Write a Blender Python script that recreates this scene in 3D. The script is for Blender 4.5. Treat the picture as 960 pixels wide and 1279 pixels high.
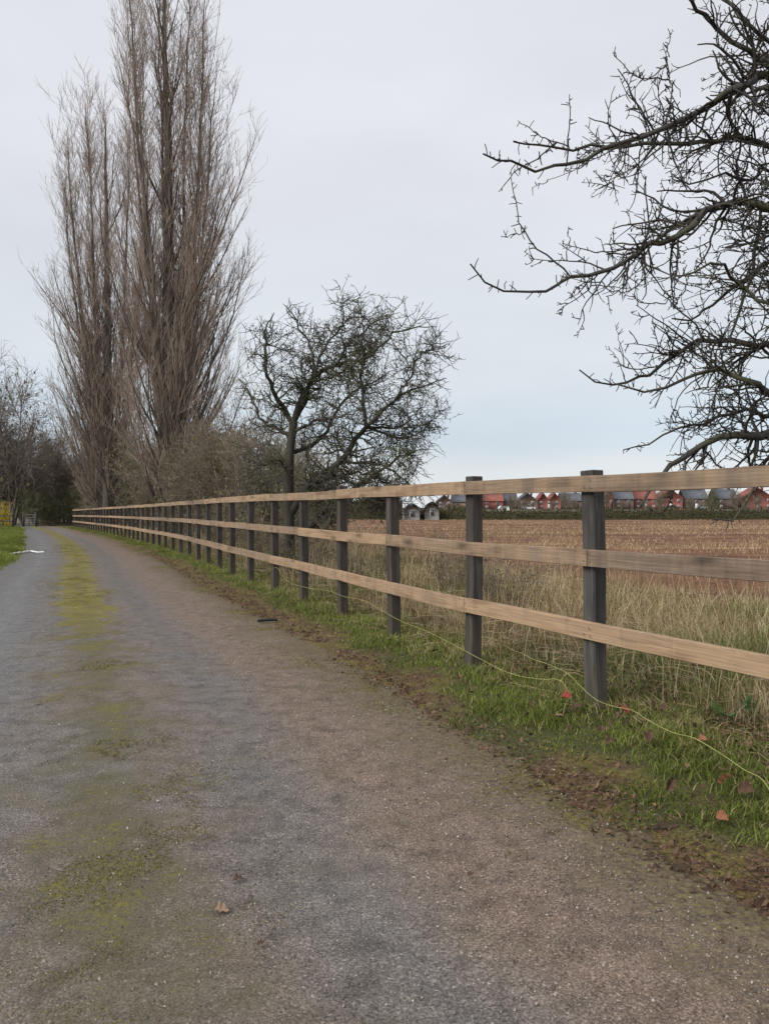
import bpy, bmesh, math, random
import numpy as np
from math import radians, sin, cos, pi
from mathutils import Vector, Matrix, Euler

for o in list(bpy.data.objects):
    bpy.data.objects.remove(o)
S = bpy.context.scene
COL = S.collection
H = 1.25                                  # eye height

# ------------------------------------------------------------------ camera
cam_d = bpy.data.cameras.new('camera')
cam_d.sensor_fit = 'HORIZONTAL'
cam_d.sensor_width = 36
cam_d.lens = 36.0
cam_d.clip_start = 0.05
cam_d.clip_end = 6000
cam = bpy.data.objects.new('camera', cam_d)
COL.objects.link(cam)
cam.location = (0, 0, H)
cam.rotation_euler = (radians(90 - 0.33), 0, 0)
S.camera = cam

# ------------------------------------------------------------------ light
SUN_EL, SUN_AZ = radians(38), radians(-125)      # azimuth from +Y, clockwise
sd = bpy.data.lights.new('sun', 'SUN')
sd.energy = 1.5
sd.angle = radians(32)
sd.color = (1.0, 0.97, 0.93)
sun = bpy.data.objects.new('sun', sd)
COL.objects.link(sun)
dirv = Vector((sin(SUN_AZ) * cos(SUN_EL), cos(SUN_AZ) * cos(SUN_EL), sin(SUN_EL)))
sun.rotation_euler = dirv.to_track_quat('Z', 'Y').to_euler()

W = bpy.data.worlds.new('World')
S.world = W
W.use_nodes = True
nt = W.node_tree
nt.nodes.clear()
def N(t, typ, **kw):
    n = t.nodes.new(typ)
    for k, v in kw.items():
        setattr(n, k, v)
    return n
out = N(nt, 'ShaderNodeOutputWorld')
bg = N(nt, 'ShaderNodeBackground')
bg.inputs['Strength'].default_value = 0.0575
sky = N(nt, 'ShaderNodeTexSky', sky_type='NISHITA')
sky.sun_disc = False
sky.sun_elevation = SUN_EL
sky.sun_rotation = SUN_AZ
tc = N(nt, 'ShaderNodeTexCoord')
sep = N(nt, 'ShaderNodeSeparateXYZ')
nt.links.new(tc.outputs['Generated'], sep.inputs[0])
mp = N(nt, 'ShaderNodeMapping')
mp.inputs['Scale'].default_value = (1.1, 1.1, 3.2)
nt.links.new(tc.outputs['Generated'], mp.inputs['Vector'])
nz = N(nt, 'ShaderNodeTexNoise')
nz.inputs['Scale'].default_value = 1.3
nz.inputs['Detail'].default_value = 5
nz.inputs['Roughness'].default_value = 0.5
nt.links.new(mp.outputs[0], nz.inputs['Vector'])
cr = N(nt, 'ShaderNodeValToRGB')             # overcast deck: paler at the horizon, bluish low band, lavender grey above
cr.color_ramp.interpolation = 'EASE'
stops = [(0.0, (7.9, 8.2, 8.4)), (0.045, (7.7, 8.05, 8.35)), (0.11, (6.3, 7.15, 7.95)), (0.2, (7.15, 7.6, 8.1)), (0.4, (7.55, 7.72, 8.2)), (1.0, (8.2, 8.3, 8.8))]
el = cr.color_ramp.elements
while len(el) < len(stops): el.new(0.5)
for e_, (p_, c_) in zip(el, stops): e_.position = p_; e_.color = (*c_, 1)
wz = N(nt, 'ShaderNodeMath', operation='MULTIPLY_ADD')
nt.links.new(nz.outputs['Fac'], wz.inputs[0]); wz.inputs[1].default_value = 0.16; wz.inputs[2].default_value = -0.08
wa = N(nt, 'ShaderNodeMath', operation='ADD')
nt.links.new(sep.outputs['Z'], wa.inputs[0]); nt.links.new(wz.outputs[0], wa.inputs[1])
nt.links.new(wa.outputs[0], cr.inputs[0])
nz2 = N(nt, 'ShaderNodeTexNoise')
nz2.inputs['Scale'].default_value = 1.9; nz2.inputs['Detail'].default_value = 4
nt.links.new(mp.outputs[0], nz2.inputs['Vector'])
gm = N(nt, 'ShaderNodeMapRange')
gm.inputs['From Min'].default_value = 0.3; gm.inputs['From Max'].default_value = 0.7
gm.inputs['To Min'].default_value = 0.93; gm.inputs['To Max'].default_value = 1.06
nt.links.new(nz2.outputs['Fac'], gm.inputs['Value'])
mul = N(nt, 'ShaderNodeVectorMath', operation='SCALE')
nt.links.new(cr.outputs[0], mul.inputs[0])
nt.links.new(gm.outputs[0], mul.inputs['Scale'])
mx = N(nt, 'ShaderNodeMix', data_type='RGBA')
mx.inputs['Factor'].default_value = 0.93
nt.links.new(sky.outputs[0], mx.inputs['A'])
nt.links.new(mul.outputs[0], mx.inputs['B'])
nt.links.new(mx.outputs['Result'], bg.inputs['Color'])
nt.links.new(bg.outputs[0], out.inputs['Surface'])

S.view_settings.view_transform = 'Standard'
S.view_settings.look = 'None'
S.view_settings.exposure = 0.88
S.view_settings.gamma = 1.0
S.view_settings.use_curve_mapping = False

# ================================================================== helpers
def rngof(seed):
    return np.random.default_rng(seed)

def _hash(ix, iy, seed):
    h = (ix.astype(np.int64) * 374761393 + iy.astype(np.int64) * 668265263 + seed * 982451653) & 0xFFFFFFFF
    h = ((h ^ (h >> 13)) * 1274126177) & 0xFFFFFFFF
    h = h ^ (h >> 16)
    return (h & 0xFFFF) / 65535.0

def vnoise(x, y, seed=0):
    x = np.asarray(x, float); y = np.asarray(y, float)
    ix = np.floor(x); iy = np.floor(y)
    fx = x - ix; fy = y - iy
    fx = fx * fx * (3 - 2 * fx); fy = fy * fy * (3 - 2 * fy)
    a = _hash(ix, iy, seed); b = _hash(ix + 1, iy, seed)
    c = _hash(ix, iy + 1, seed); d = _hash(ix + 1, iy + 1, seed)
    return (a * (1 - fx) + b * fx) * (1 - fy) + (c * (1 - fx) + d * fx) * fy

def fbm(x, y, seed=0, oct=4):
    v = 0; a = 0.5; s = 0
    for i in range(oct):
        v = v + a * vnoise(np.asarray(x) * 2 ** i, np.asarray(y) * 2 ** i, seed + i * 17)
        s += a; a *= 0.5
    return v / s

def sstep(a, b, x):
    t = np.clip((np.asarray(x, float) - a) / (b - a), 0, 1)
    return t * t * (3 - 2 * t)

def lerp(a, b, t):
    return a + (b - a) * t

class Acc:
    """collects vertices, quads, tris and float attributes; builds ONE mesh"""
    def __init__(self):
        self.v = []; self.q = []; self.t = []; self.n = 0; self.at = {}
    def add(self, v, q=None, t=None, **attrs):
        v = np.asarray(v, float).reshape(-1, 3)
        if q is not None and len(q): self.q.append(np.asarray(q).reshape(-1, 4) + self.n)
        if t is not None and len(t): self.t.append(np.asarray(t).reshape(-1, 3) + self.n)
        self.v.append(v)
        for k, a in attrs.items():
            self.at.setdefault(k, []).append(np.broadcast_to(np.asarray(a, float), (len(v),)).astype(np.float32))
        self.n += len(v)
    def mesh(self, name, smooth=False):
        me = bpy.data.meshes.new(name)
        v = np.concatenate(self.v) if self.v else np.zeros((0, 3))
        q = np.concatenate(self.q) if self.q else np.zeros((0, 4), int)
        t = np.concatenate(self.t) if self.t else np.zeros((0, 3), int)
        me.vertices.add(len(v)); me.vertices.foreach_set('co', v.astype(np.float32).ravel())
        loops = np.concatenate([q.ravel(), t.ravel()]).astype(np.int32)
        me.loops.add(len(loops)); me.loops.foreach_set('vertex_index', loops)
        nq, n3 = len(q), len(t)
        me.polygons.add(nq + n3)
        st = np.concatenate([np.arange(nq) * 4, nq * 4 + np.arange(n3) * 3]).astype(np.int32)
        me.polygons.foreach_set('loop_start', st)
        if smooth:
            me.polygons.foreach_set('use_smooth', np.ones(nq + n3, bool))
        me.update(calc_edges=True)
        me.validate()
        for k, a in self.at.items():
            d = np.concatenate(a)
            if len(d) == len(v):
                at = me.attributes.new(k, 'FLOAT', 'POINT')
                at.data.foreach_set('value', d)
        return me

def link(name, me, mat=None, parent=None, loc=(0, 0, 0), rot=(0, 0, 0), **props):
    o = bpy.data.objects.new(name, me)
    COL.objects.link(o)
    if parent is not None: o.parent = parent
    o.location = loc
    o.rotation_euler = rot
    if mat is not None and me is not None and len(me.materials) == 0:
        me.materials.append(mat)
    for k, v in props.items(): o[k] = v
    return o

def thing(name, loc, label, cat, group=None, rz=0):
    o = link(name, None, loc=loc, rot=(0, 0, rz), label=label, category=cat)
    if group: o['group'] = group
    return o

def tag(o, label, cat, group=None):
    o['label'] = label; o['category'] = cat
    if group: o['group'] = group
    return o

def tubes(P, R, m=4, closed=False):
    """P (n,k,3), R (n,k) -> verts, quads"""
    P = np.asarray(P, float); R = np.asarray(R, float)
    n, k, _ = P.shape
    T = np.gradient(P, axis=1)
    T /= np.linalg.norm(T, axis=2, keepdims=True) + 1e-9
    mean = P[:, -1] - P[:, 0]
    ref = np.zeros((n, 3)); ref[np.arange(n), np.argmin(np.abs(mean), axis=1)] = 1
    U = np.cross(T, ref[:, None, :]); U /= np.linalg.norm(U, axis=2, keepdims=True) + 1e-9
    V = np.cross(T, U)
    a = np.arange(m) / m * 2 * pi
    ring = (P[:, :, None, :] + R[:, :, None, None] * (np.cos(a)[None, None, :, None] * U[:, :, None, :] + np.sin(a)[None, None, :, None] * V[:, :, None, :]))
    v = ring.reshape(-1, 3)
    b = (np.arange(n)[:, None, None] * k + np.arange(k - 1)[None, :, None]) * m
    j = np.arange(m)[None, None, :]; j2 = (np.arange(m) + 1)[None, None, :] % m
    q = np.stack([b + j, b + j2, b + m + j2, b + m + j], axis=-1).reshape(-1, 4)
    return v, q

def grow(rng, P, R, n, t0, t1, L, ang, k, wig, up=0.0, ratio=0.6, rmin=0.004, rend=0.35, shrink=0.4, bias=None):
    """children branches on random places of the given branches"""
    P = np.asarray(P); R = np.asarray(R)
    ln = np.linalg.norm(np.diff(P, axis=1), axis=2).sum(1)
    idx = rng.choice(len(P), n, p=ln / ln.sum())
    kk = P.shape[1]
    t = rng.uniform(t0, t1, n)
    f = t * (kk - 1); i = np.minimum(f.astype(int), kk - 2); fr = (f - i)[:, None]
    pos = P[idx, i] * (1 - fr) + P[idx, i + 1] * fr
    r = R[idx, i] * (1 - fr[:, 0]) + R[idx, i + 1] * fr[:, 0]
    T = P[idx, i + 1] - P[idx, i]; T /= np.linalg.norm(T, axis=1, keepdims=True) + 1e-9
    rv = rng.normal(size=(n, 3))
    if bias is not None: rv = rv + np.asarray(bias)
    pr = rv - (rv * T).sum(1, keepdims=True) * T; pr /= np.linalg.norm(pr, axis=1, keepdims=True) + 1e-9
    a = np.radians(rng.uniform(ang[0], ang[1], n))[:, None]
    d = T * np.cos(a) + pr * np.sin(a)
    length = rng.uniform(L[0], L[1], n) * (1 - shrink * t)
    r0 = np.maximum(np.minimum(r * ratio, r), rmin)
    out = np.zeros((n, k, 3)); out[:, 0] = pos
    for s in range(1, k):
        d = d + wig * rng.normal(size=(n, 3)) + np.array([0, 0, up])
        d /= np.linalg.norm(d, axis=1, keepdims=True) + 1e-9
        out[:, s] = out[:, s - 1] + d * (length / (k - 1))[:, None]
    RR = r0[:, None] * np.linspace(1, rend, k)[None, :]
    return out, np.maximum(RR, rmin * 0.5)

def smooth_poly(pts, k):
    """Catmull-Rom through pts resampled evenly to k points"""
    p = np.asarray(pts, float)
    p = np.vstack([2 * p[0] - p[1], p, 2 * p[-1] - p[-2]])
    res = []
    for i in range(1, len(p) - 2):
        t = np.linspace(0, 1, 12, endpoint=False)[:, None]
        a, b, c, d = p[i - 1], p[i], p[i + 1], p[i + 2]
        res.append(0.5 * ((2 * b) + (-a + c) * t + (2 * a - 5 * b + 4 * c - d) * t ** 2 + (-a + 3 * b - 3 * c + d) * t ** 3))
    res.append(p[-2:-1])
    r = np.vstack(res)
    s = np.concatenate([[0], np.cumsum(np.linalg.norm(np.diff(r, axis=0), axis=1))])
    q = np.linspace(0, s[-1], k)
    return np.stack([np.interp(q, s, r[:, j]) for j in range(r.shape[1])], axis=1)

# ------------------------------------------------------------------ materials
def newmat(name):
    m = bpy.data.materials.new(name); m.use_nodes = True
    t = m.node_tree; b = t.nodes['Principled BSDF']
    b.inputs['Roughness'].default_value = 0.85
    b.inputs['Specular IOR Level'].default_value = 0.25
    return m, t, b

def noise(t, vec, scale, detail=4, rough=0.55, dist=0.0):
    n = N(t, 'ShaderNodeTexNoise')
    n.inputs['Scale'].default_value = scale; n.inputs['Detail'].default_value = detail
    n.inputs['Roughness'].default_value = rough; n.inputs['Distortion'].default_value = dist
    if vec is not None: t.links.new(vec, n.inputs['Vector'])
    return n

def ramp(t, fac, stops, interp='LINEAR'):
    r = N(t, 'ShaderNodeValToRGB')
    e = r.color_ramp.elements
    r.color_ramp.interpolation = interp
    while len(e) < len(stops): e.new(0.5)
    for el, (p, c) in zip(e, stops):
        el.position = p
        el.color = (c, c, c, 1) if not isinstance(c, (tuple, list)) else (*c, 1)
    t.links.new(fac, r.inputs[0])
    return r

def mixc(t, fac, a, b, blend='MIX'):
    m = N(t, 'ShaderNodeMix', data_type='RGBA', blend_type=blend)
    for s, v in (('Factor', fac), ('A', a), ('B', b)):
        if isinstance(v, (int, float)): m.inputs[s].default_value = v
        elif isinstance(v, tuple): m.inputs[s].default_value = (*v, 1)
        else: t.links.new(v, m.inputs[s])
    return m.outputs['Result']

def math_(t, op, a, b=None, clamp=False):
    m = N(t, 'ShaderNodeMath', operation=op); m.use_clamp = clamp
    for i, v in enumerate((a, b)):
        if v is None: continue
        if isinstance(v, (int, float)): m.inputs[i].default_value = v
        else: t.links.new(v, m.inputs[i])
    return m.outputs[0]

def attr(t, name):
    a = N(t, 'ShaderNodeAttribute'); a.attribute_name = name
    return a.outputs['Fac']

def bump(t, b, h, strength=0.5, dist=0.01):
    n = N(t, 'ShaderNodeBump'); n.inputs['Strength'].default_value = strength; n.inputs['Distance'].default_value = dist
    t.links.new(h, n.inputs['Height']); t.links.new(n.outputs[0], b.inputs['Normal'])

def objco(t, scale=(1, 1, 1), which='Object'):
    c = N(t, 'ShaderNodeTexCoord'); m = N(t, 'ShaderNodeMapping')
    m.inputs['Scale'].default_value = scale
    t.links.new(c.outputs[which], m.inputs['Vector'])
    return m.outputs[0]

def simple(name, c1, c2, scale=8, rough=0.85, spec=0.25, bumpd=0.0):
    m, t, b = newmat(name)
    co = objco(t)
    n = noise(t, co, scale)
    r = ramp(t, n.outputs['Fac'], [(0.3, c1), (0.7, c2)])
    t.links.new(r.outputs[0], b.inputs['Base Color'])
    b.inputs['Roughness'].default_value = rough; b.inputs['Specular IOR Level'].default_value = spec
    if bumpd: bump(t, b, n.outputs['Fac'], 0.6, bumpd)
    return m

def bladed(name, stops, rough=0.7, translucent=0.25):
    """grass / leaf material coloured by the per-blade attribute 'tint'"""
    m, t, b = newmat(name)
    r = ramp(t, attr(t, 'tint'), stops)
    t.links.new(r.outputs[0], b.inputs['Base Color'])
    b.inputs['Roughness'].default_value = rough; b.inputs['Specular IOR Level'].default_value = 0.12
    tr = N(t, 'ShaderNodeBsdfTranslucent'); t.links.new(r.outputs[0], tr.inputs['Color'])
    ms = N(t, 'ShaderNodeMixShader'); ms.inputs[0].default_value = translucent
    t.links.new(b.outputs[0], ms.inputs[1]); t.links.new(tr.outputs[0], ms.inputs[2])
    t.links.new(ms.outputs[0], t.nodes['Material Output'].inputs['Surface'])
    return m

def wood_rail():
    m, t, b = newmat('sawn_timber')
    info = N(t, 'ShaderNodeObjectInfo')
    c = N(t, 'ShaderNodeTexCoord'); off = N(t, 'ShaderNodeVectorMath', operation='ADD')
    comb = N(t, 'ShaderNodeCombineXYZ')
    t.links.new(math_(t, 'MULTIPLY', info.outputs['Random'], 60.0), comb.inputs[0])
    t.links.new(math_(t, 'MULTIPLY', info.outputs['Random'], 3.0), comb.inputs[2])
    t.links.new(c.outputs['Object'], off.inputs[0]); t.links.new(comb.outputs[0], off.inputs[1])
    def mapped(s):
        mm = N(t, 'ShaderNodeMapping'); mm.inputs['Scale'].default_value = s
        t.links.new(off.outputs[0], mm.inputs['Vector']); return mm.outputs[0]
    grain = noise(t, mapped((4.0, 70, 95)), 1.0, 8, 0.72, 0.6)
    long_ = noise(t, mapped((1.3, 6, 9)), 1.0, 3, 0.5)
    stain = noise(t, mapped((7, 1.2, 1.5)), 1.0, 4, 0.6)
    tan = ramp(t, long_.outputs['Fac'], [(0.3, (0.25, 0.158, 0.092)), (0.5, (0.40, 0.272, 0.168)), (0.72, (0.33, 0.228, 0.146))])
    gry = ramp(t, long_.outputs['Fac'], [(0.3, (0.100, 0.078, 0.064)), (0.7, (0.185, 0.145, 0.115))])
    sc_ = N(t, 'ShaderNodeSeparateColor'); t.links.new(info.outputs['Color'], sc_.inputs[0])
    age = math_(t, 'ADD', math_(t, 'MULTIPLY', sc_.outputs[0], 0.85), math_(t, 'MULTIPLY', stain.outputs['Fac'], 0.8))
    aged = ramp(t, age, [(0.5, 0.0), (1.0, 1.0)])
    col = mixc(t, aged.outputs[0], tan.outputs[0], gry.outputs[0])
    g = ramp(t, grain.outputs['Fac'], [(0.3, 0.45), (0.5, 1.0), (0.75, 1.18)])
    col = mixc(t, 0.8, col, g.outputs[0], 'MULTIPLY')
    # cathedral figure of the growth rings
    wv = N(t, 'ShaderNodeTexWave'); wv.wave_type = 'RINGS'; wv.rings_direction = 'X'
    wv.inputs['Scale'].default_value = 1.0; wv.inputs['Distortion'].default_value = 6.0; wv.inputs['Detail'].default_value = 3; wv.inputs['Detail Scale'].default_value = 0.8
    t.links.new(mapped((0.9, 14, 16)), wv.inputs['Vector'])
    wr_ = ramp(t, wv.outputs['Fac'], [(0.15, 0.78), (0.55, 1.0), (0.95, 1.08)])
    col = mixc(t, 0.40, col, wr_.outputs[0], 'MULTIPLY')
    # vertical saw and water marks
    vm = noise(t, mapped((14, 0.6, 0.7)), 1.0, 2, 0.5)
    vr = ramp(t, vm.outputs['Fac'], [(0.30, 0.72), (0.37, 1.0), (0.66, 1.0), (0.72, 1.18)])
    col = mixc(t, 0.55, col, vr.outputs[0], 'MULTIPLY')
    # knots
    vo = N(t, 'ShaderNodeTexVoronoi'); vo.inputs['Scale'].default_value = 1.0
    t.links.new(mapped((1.9, 6, 7.5)), vo.inputs['Vector'])
    kn = ramp(t, vo.outputs['Distance'], [(0.07, 0.35), (0.17, 0.68), (0.30, 1.0)])
    col = mixc(t, 0.8, col, kn.outputs[0], 'MULTIPLY')
    # grey weathered ends and lower edge wet marks
    t.links.new(col, b.inputs['Base Color'])
    b.inputs['Roughness'].default_value = 0.8
    bump(t, b, grain.outputs['Fac'], 0.35, 0.004)
    return m

def wood_post():
    m, t, b = newmat('creosoted_timber')
    info = N(t, 'ShaderNodeObjectInfo')
    c = N(t, 'ShaderNodeTexCoord'); off = N(t, 'ShaderNodeVectorMath', operation='ADD')
    comb = N(t, 'ShaderNodeCombineXYZ'); t.links.new(math_(t, 'MULTIPLY', info.outputs['Random'], 40.0), comb.inputs[2])
    t.links.new(c.outputs['Object'], off.inputs[0]); t.links.new(comb.outputs[0], off.inputs[1])
    def mapped(s):
        mm = N(t, 'ShaderNodeMapping'); mm.inputs['Scale'].default_value = s
        t.links.new(off.outputs[0], mm.inputs['Vector']); return mm.outputs[0]
    g = noise(t, mapped((70, 70, 2.6)), 1.0, 6, 0.7, 0.5)
    l = noise(t, mapped((9, 9, 2.5)), 1.0, 4)
    a = ramp(t, l.outputs['Fac'], [(0.3, (0.036, 0.034, 0.033)), (0.55, (0.064, 0.058, 0.054)), (0.75, (0.105, 0.090, 0.079))])
    br = mixc(t, math_(t, 'MULTIPLY', info.outputs['Random'], 0.5), a.outputs[0], (0.060, 0.040, 0.030))
    gg = ramp(t, g.outputs['Fac'], [(0.3, 0.6), (0.55, 1.0), (0.8, 1.35)])
    col = mixc(t, 0.8, br, gg.outputs[0], 'MULTIPLY')
    cr_ = noise(t, mapped((38, 38, 0.9)), 1.0, 2, 0.5, 0.3)
    ck = ramp(t, cr_.outputs['Fac'], [(0.485, 1.0), (0.497, 0.35), (0.503, 0.35), (0.515, 1.0)])
    col = mixc(t, 0.8, col, ck.outputs[0], 'MULTIPLY')
    # weathered pale streaks and a little green algae with splashed earth low down
    w2 = noise(t, mapped((16, 16, 1.1)), 1.0, 5, 0.7)
    wr = ramp(t, w2.outputs['Fac'], [(0.52, 0.0), (0.70, 0.55)])
    col = mixc(t, wr.outputs[0], col, (0.185, 0.165, 0.150))
    sz_ = N(t, 'ShaderNodeSeparateXYZ'); t.links.new(c.outputs['Object'], sz_.inputs[0])
    lowz = N(t, 'ShaderNodeMapRange'); lowz.inputs['From Min'].default_value = 0.45; lowz.inputs['From Max'].default_value = 0.0
    t.links.new(math_(t, 'ADD', sz_.outputs['Z'], math_(t, 'MULTIPLY', math_(t, 'SUBTRACT', l.outputs['Fac'], 0.5), 0.8)), lowz.inputs['Value'])
    col = mixc(t, math_(t, 'MULTIPLY', lowz.outputs[0], 0.45), col, (0.095, 0.085, 0.050))
    t.links.new(col, b.inputs['Base Color'])
    b.inputs['Roughness'].default_value = 0.75
    bump(t, b, g.outputs['Fac'], 0.3, 0.003)
    return m

def bark(name, c1, c2, moss=(0.12, 0.13, 0.05), mossamt=0.0, scale=6):
    m, t, b = newmat(name)
    co = objco(t, (scale, scale, scale * 0.35))
    n = noise(t, co, 1.0, 6, 0.65)
    r = ramp(t, n.outputs['Fac'], [(0.3, c1), (0.7, c2)])
    col = r.outputs[0]
    if mossamt:
        n2 = noise(t, objco(t), 1.7, 4)
        mr = ramp(t, n2.outputs['Fac'], [(0.45, 0.0), (0.62, mossamt)])
        col = mixc(t, mr.outputs[0], col, moss)
    t.links.new(col, b.inputs['Base Color'])
    b.inputs['Roughness'].default_value = 0.9
    bump(t, b, n.outputs['Fac'], 0.7, 0.02)
    return m

M = {}
M['rail'] = wood_rail()
M['post'] = wood_post()

# ================================================================== the land
SC = 1.15
raw = [(5.0, -3.4), (2.8, 0.9), (1.68, 3.05), (1.13, 4.1), (0.60, 5.15), (0.10, 6.30), (-0.41, 7.5), (-0.92, 8.7), (-1.44, 9.95),
       (-2.38, 12.15), (-4.55, 17.6), (-7.8, 25.0), (-11.9, 33.8), (-22.9, 56.0), (-33, 74), (-46, 92)]
PATH = smooth_poly(np.array(raw) * SC, 2600)
PS = np.concatenate([[0], np.cumsum(np.linalg.norm(np.diff(PATH, axis=0), axis=1))])
PTAN = np.gradient(PATH, axis=0); PTAN /= np.linalg.norm(PTAN, axis=1, keepdims=True)
# smooth the heading so that offset curves stay clean
ker = np.ones(61) / 61
def _sm(a): return np.convolve(np.pad(a, 30, mode='edge'), ker, mode='valid')
PTAN = np.stack([_sm(PTAN[:, 0]), _sm(PTAN[:, 1])], 1); PTAN /= np.linalg.norm(PTAN, axis=1, keepdims=True)
S0 = PS[np.argmin(np.abs(PATH[:, 1] - 4.1 * SC))]        # the near post

def on_path(s, u):
    """s metres along the fence line (0 at the near post), u metres to the field side"""
    s = np.asarray(s, float) + S0; u = np.asarray(u, float)
    x = np.interp(s, PS, PATH[:, 0]); y = np.interp(s, PS, PATH[:, 1])
    tx = np.interp(s, PS, PTAN[:, 0]); ty = np.interp(s, PS, PTAN[:, 1])
    return x + ty * u, y - tx * u

def path_tan(s):
    s = s + S0
    v = np.array([np.interp(s, PS, PTAN[:, 0]), np.interp(s, PS, PTAN[:, 1])])
    return v / np.linalg.norm(v)

def to_su(x, y):
    """nearest point on the fence line, coarse"""
    p = PATH[::13]; ss = PS[::13]; tn = PTAN[::13]
    x = np.asarray(x, float).ravel(); y = np.asarray(y, float).ravel()
    s = np.zeros(len(x)); u = np.zeros(len(x))
    for a in range(0, len(x), 20000):
        dx = x[a:a + 20000, None] - p[None, :, 0]; dy = y[a:a + 20000, None] - p[None, :, 1]
        i = np.argmin(dx * dx + dy * dy, axis=1); j = np.arange(len(i))
        s[a:a + 20000] = ss[i] - S0 + dx[j, i] * tn[i, 0] + dy[j, i] * tn[i, 1]
        u[a:a + 20000] = dx[j, i] * tn[i, 1] - dy[j, i] * tn[i, 0]
    return s, u

def zg(x, y):
    y = np.asarray(y, float)
    dip = -0.38 * np.clip((y - 12) / 52, 0, 1.2) ** 1.3
    dip = dip * (1 - sstep(70, 120, y))
    return dip + 0.7 * sstep(100, 300, y)

def vw(s):
    """width of the grass verge between road and fence"""
    return 0.93 + 0.42 * (1 - sstep(-2.8, 2.4, s))

def vz(s, u):
    """height of verge and margin"""
    x, y = on_path(s, u)
    w = vw(s)
    e = -0.035 + 0.054 * sstep(-w - 0.22, -w + 0.40, u)
    e = e + 0.040 * (fbm(x * 2.1, y * 2.1, 3) - 0.5) * sstep(-w - 0.3, -w + 0.5, u) + 0.028 * (fbm(x * 7, y * 7, 8) - 0.5) * sstep(-w - 0.5, -w + 0.1, u)
    e = e + 0.06 * sstep(0.4, 1.5, u) - 0.30 * sstep(4.0, 5.6, u)
    return zg(x, y) + e

def grid(us, vs):
    nu, nv = len(us), len(vs)
    a = np.arange(nu - 1)[:, None] * nv + np.arange(nv - 1)[None, :]
    return np.stack([a, a + nv, a + nv + 1, a + 1], -1).reshape(-1, 4)

# --- ground: one sheet to the horizon
xs = np.concatenate([-np.geomspace(3000, 60, 24), np.linspace(-55, 150, 42), np.geomspace(170, 3000, 22)])
ys = np.concatenate([[-3000, -800, -200, -60, -20], np.linspace(-10, 110, 40), np.linspace(120, 320, 24), [400, 600, 1000, 2000, 4500]])
X, Y = np.meshgrid(xs, ys, indexing='ij')
a = Acc(); a.add(np.stack([X, Y, zg(X, Y) - 0.14], -1), grid(xs, ys)[:, ::-1])
mg, t, b = newmat('far_grassland')
n = noise(t, objco(t, which='Object'), 0.05, 6)
r = ramp(t, n.outputs['Fac'], [(0.35, (0.10, 0.088, 0.06)), (0.6, (0.16, 0.135, 0.10))])
t.links.new(r.outputs[0], b.inputs['Base Color'])
def flip_up(me):
    me.calc_loop_triangles()
    if len(me.polygons) and me.polygons[0].normal.z < 0: me.flip_normals()
    return me
g = link('ground', flip_up(a.mesh('ground', True)), mg); g['kind'] = 'structure'

# --- road
svals = np.concatenate([np.arange(-9, 6, 0.08), np.arange(6, 20, 0.18), np.arange(20, 92, 0.6)])
lat = np.linspace(-2.15, 2.15, 58)
a = Acc()
SS, LL = np.meshgrid(svals, lat, indexing='ij')
UC = -vw(SS) - 1.80 + LL                       # u coordinate
rx, ry = on_path(SS, UC)
rz = zg(rx, ry) + 0.030 * (1 - (LL / 1.9) ** 2) - 0.012 * (np.exp(-((np.abs(LL) - 0.8) / 0.33) ** 2)) + 0.012 * (fbm(rx * 1.5, ry * 1.5, 5) - 0.5) + 0.004 * (fbm(rx * 14, ry * 14, 6, 2) - 0.5)
wob = 0.18 * (fbm(rx * 1.1, ry * 1.1, 91) - 0.5)
a.add(np.stack([rx, ry, rz], -1), grid(svals, lat), lat=(LL + wob).ravel(), along=SS.ravel())
mr, t, b = newmat('worn_asphalt')
pos = N(t, 'ShaderNodeNewGeometry').outputs['Position']
la = attr(t, 'lat'); al = attr(t, 'along')
fine = noise(t, pos, 150, 3, 0.7)
mid = noise(t, pos, 9, 5, 0.6)
big = noise(t, pos, 1.3, 4, 0.55)
vo = N(t, 'ShaderNodeTexVoronoi'); vo.inputs['Scale'].default_value = 150; t.links.new(pos, vo.inputs['Vector'])
vo2 = N(t, 'ShaderNodeTexVoronoi'); vo2.inputs['Scale'].default_value = 46; t.links.new(pos, vo2.inputs['Vector'])
grey = ramp(t, fine.outputs['Fac'], [(0.30, (0.052, 0.051, 0.050)), (0.5, (0.128, 0.124, 0.119)), (0.72, (0.235, 0.225, 0.21))])
brown = ramp(t, fine.outputs['Fac'], [(0.30, (0.062, 0.045, 0.034)), (0.5, (0.172, 0.127, 0.098)), (0.72, (0.31, 0.238, 0.185))])
# brown grit gathers by the edges and in the middle, the wheel tracks stay grey
absl = math_(t, 'ABSOLUTE', la)
trk = math_(t, 'SUBTRACT', 1.0, math_(t, 'MULTIPLY', math_(t, 'ABSOLUTE', math_(t, 'SUBTRACT', absl, 0.78)), 2.3), True)
bf = math_(t, 'ADD', math_(t, 'SUBTRACT', math_(t, 'MULTIPLY', big.outputs['Fac'], 1.3), 0.02), math_(t, 'ADD', math_(t, 'MULTIPLY', trk, -0.62), math_(t, 'MULTIPLY', math_(t, 'SUBTRACT', la, 0.30), 0.48)), True)
col = mixc(t, bf, grey.outputs[0], brown.outputs[0])
# small stones of mixed colour
st = N(t, 'ShaderNodeSeparateColor'); t.links.new(vo.outputs['Color'], st.inputs[0])
stones = ramp(t, st.outputs[0], [(0.0, 0.6), (0.5, 1.0), (0.88, 1.1), (0.96, 1.5), (1.0, 2.1)])
col = mixc(t, 0.85, col, stones.outputs[0], 'MULTIPLY')
mm = ramp(t, mid.outputs['Fac'], [(0.3, 0.5), (0.5, 1.0), (0.72, 1.28)])
col = mixc(t, 0.75, col, mm.outputs[0], 'MULTIPLY')
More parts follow.
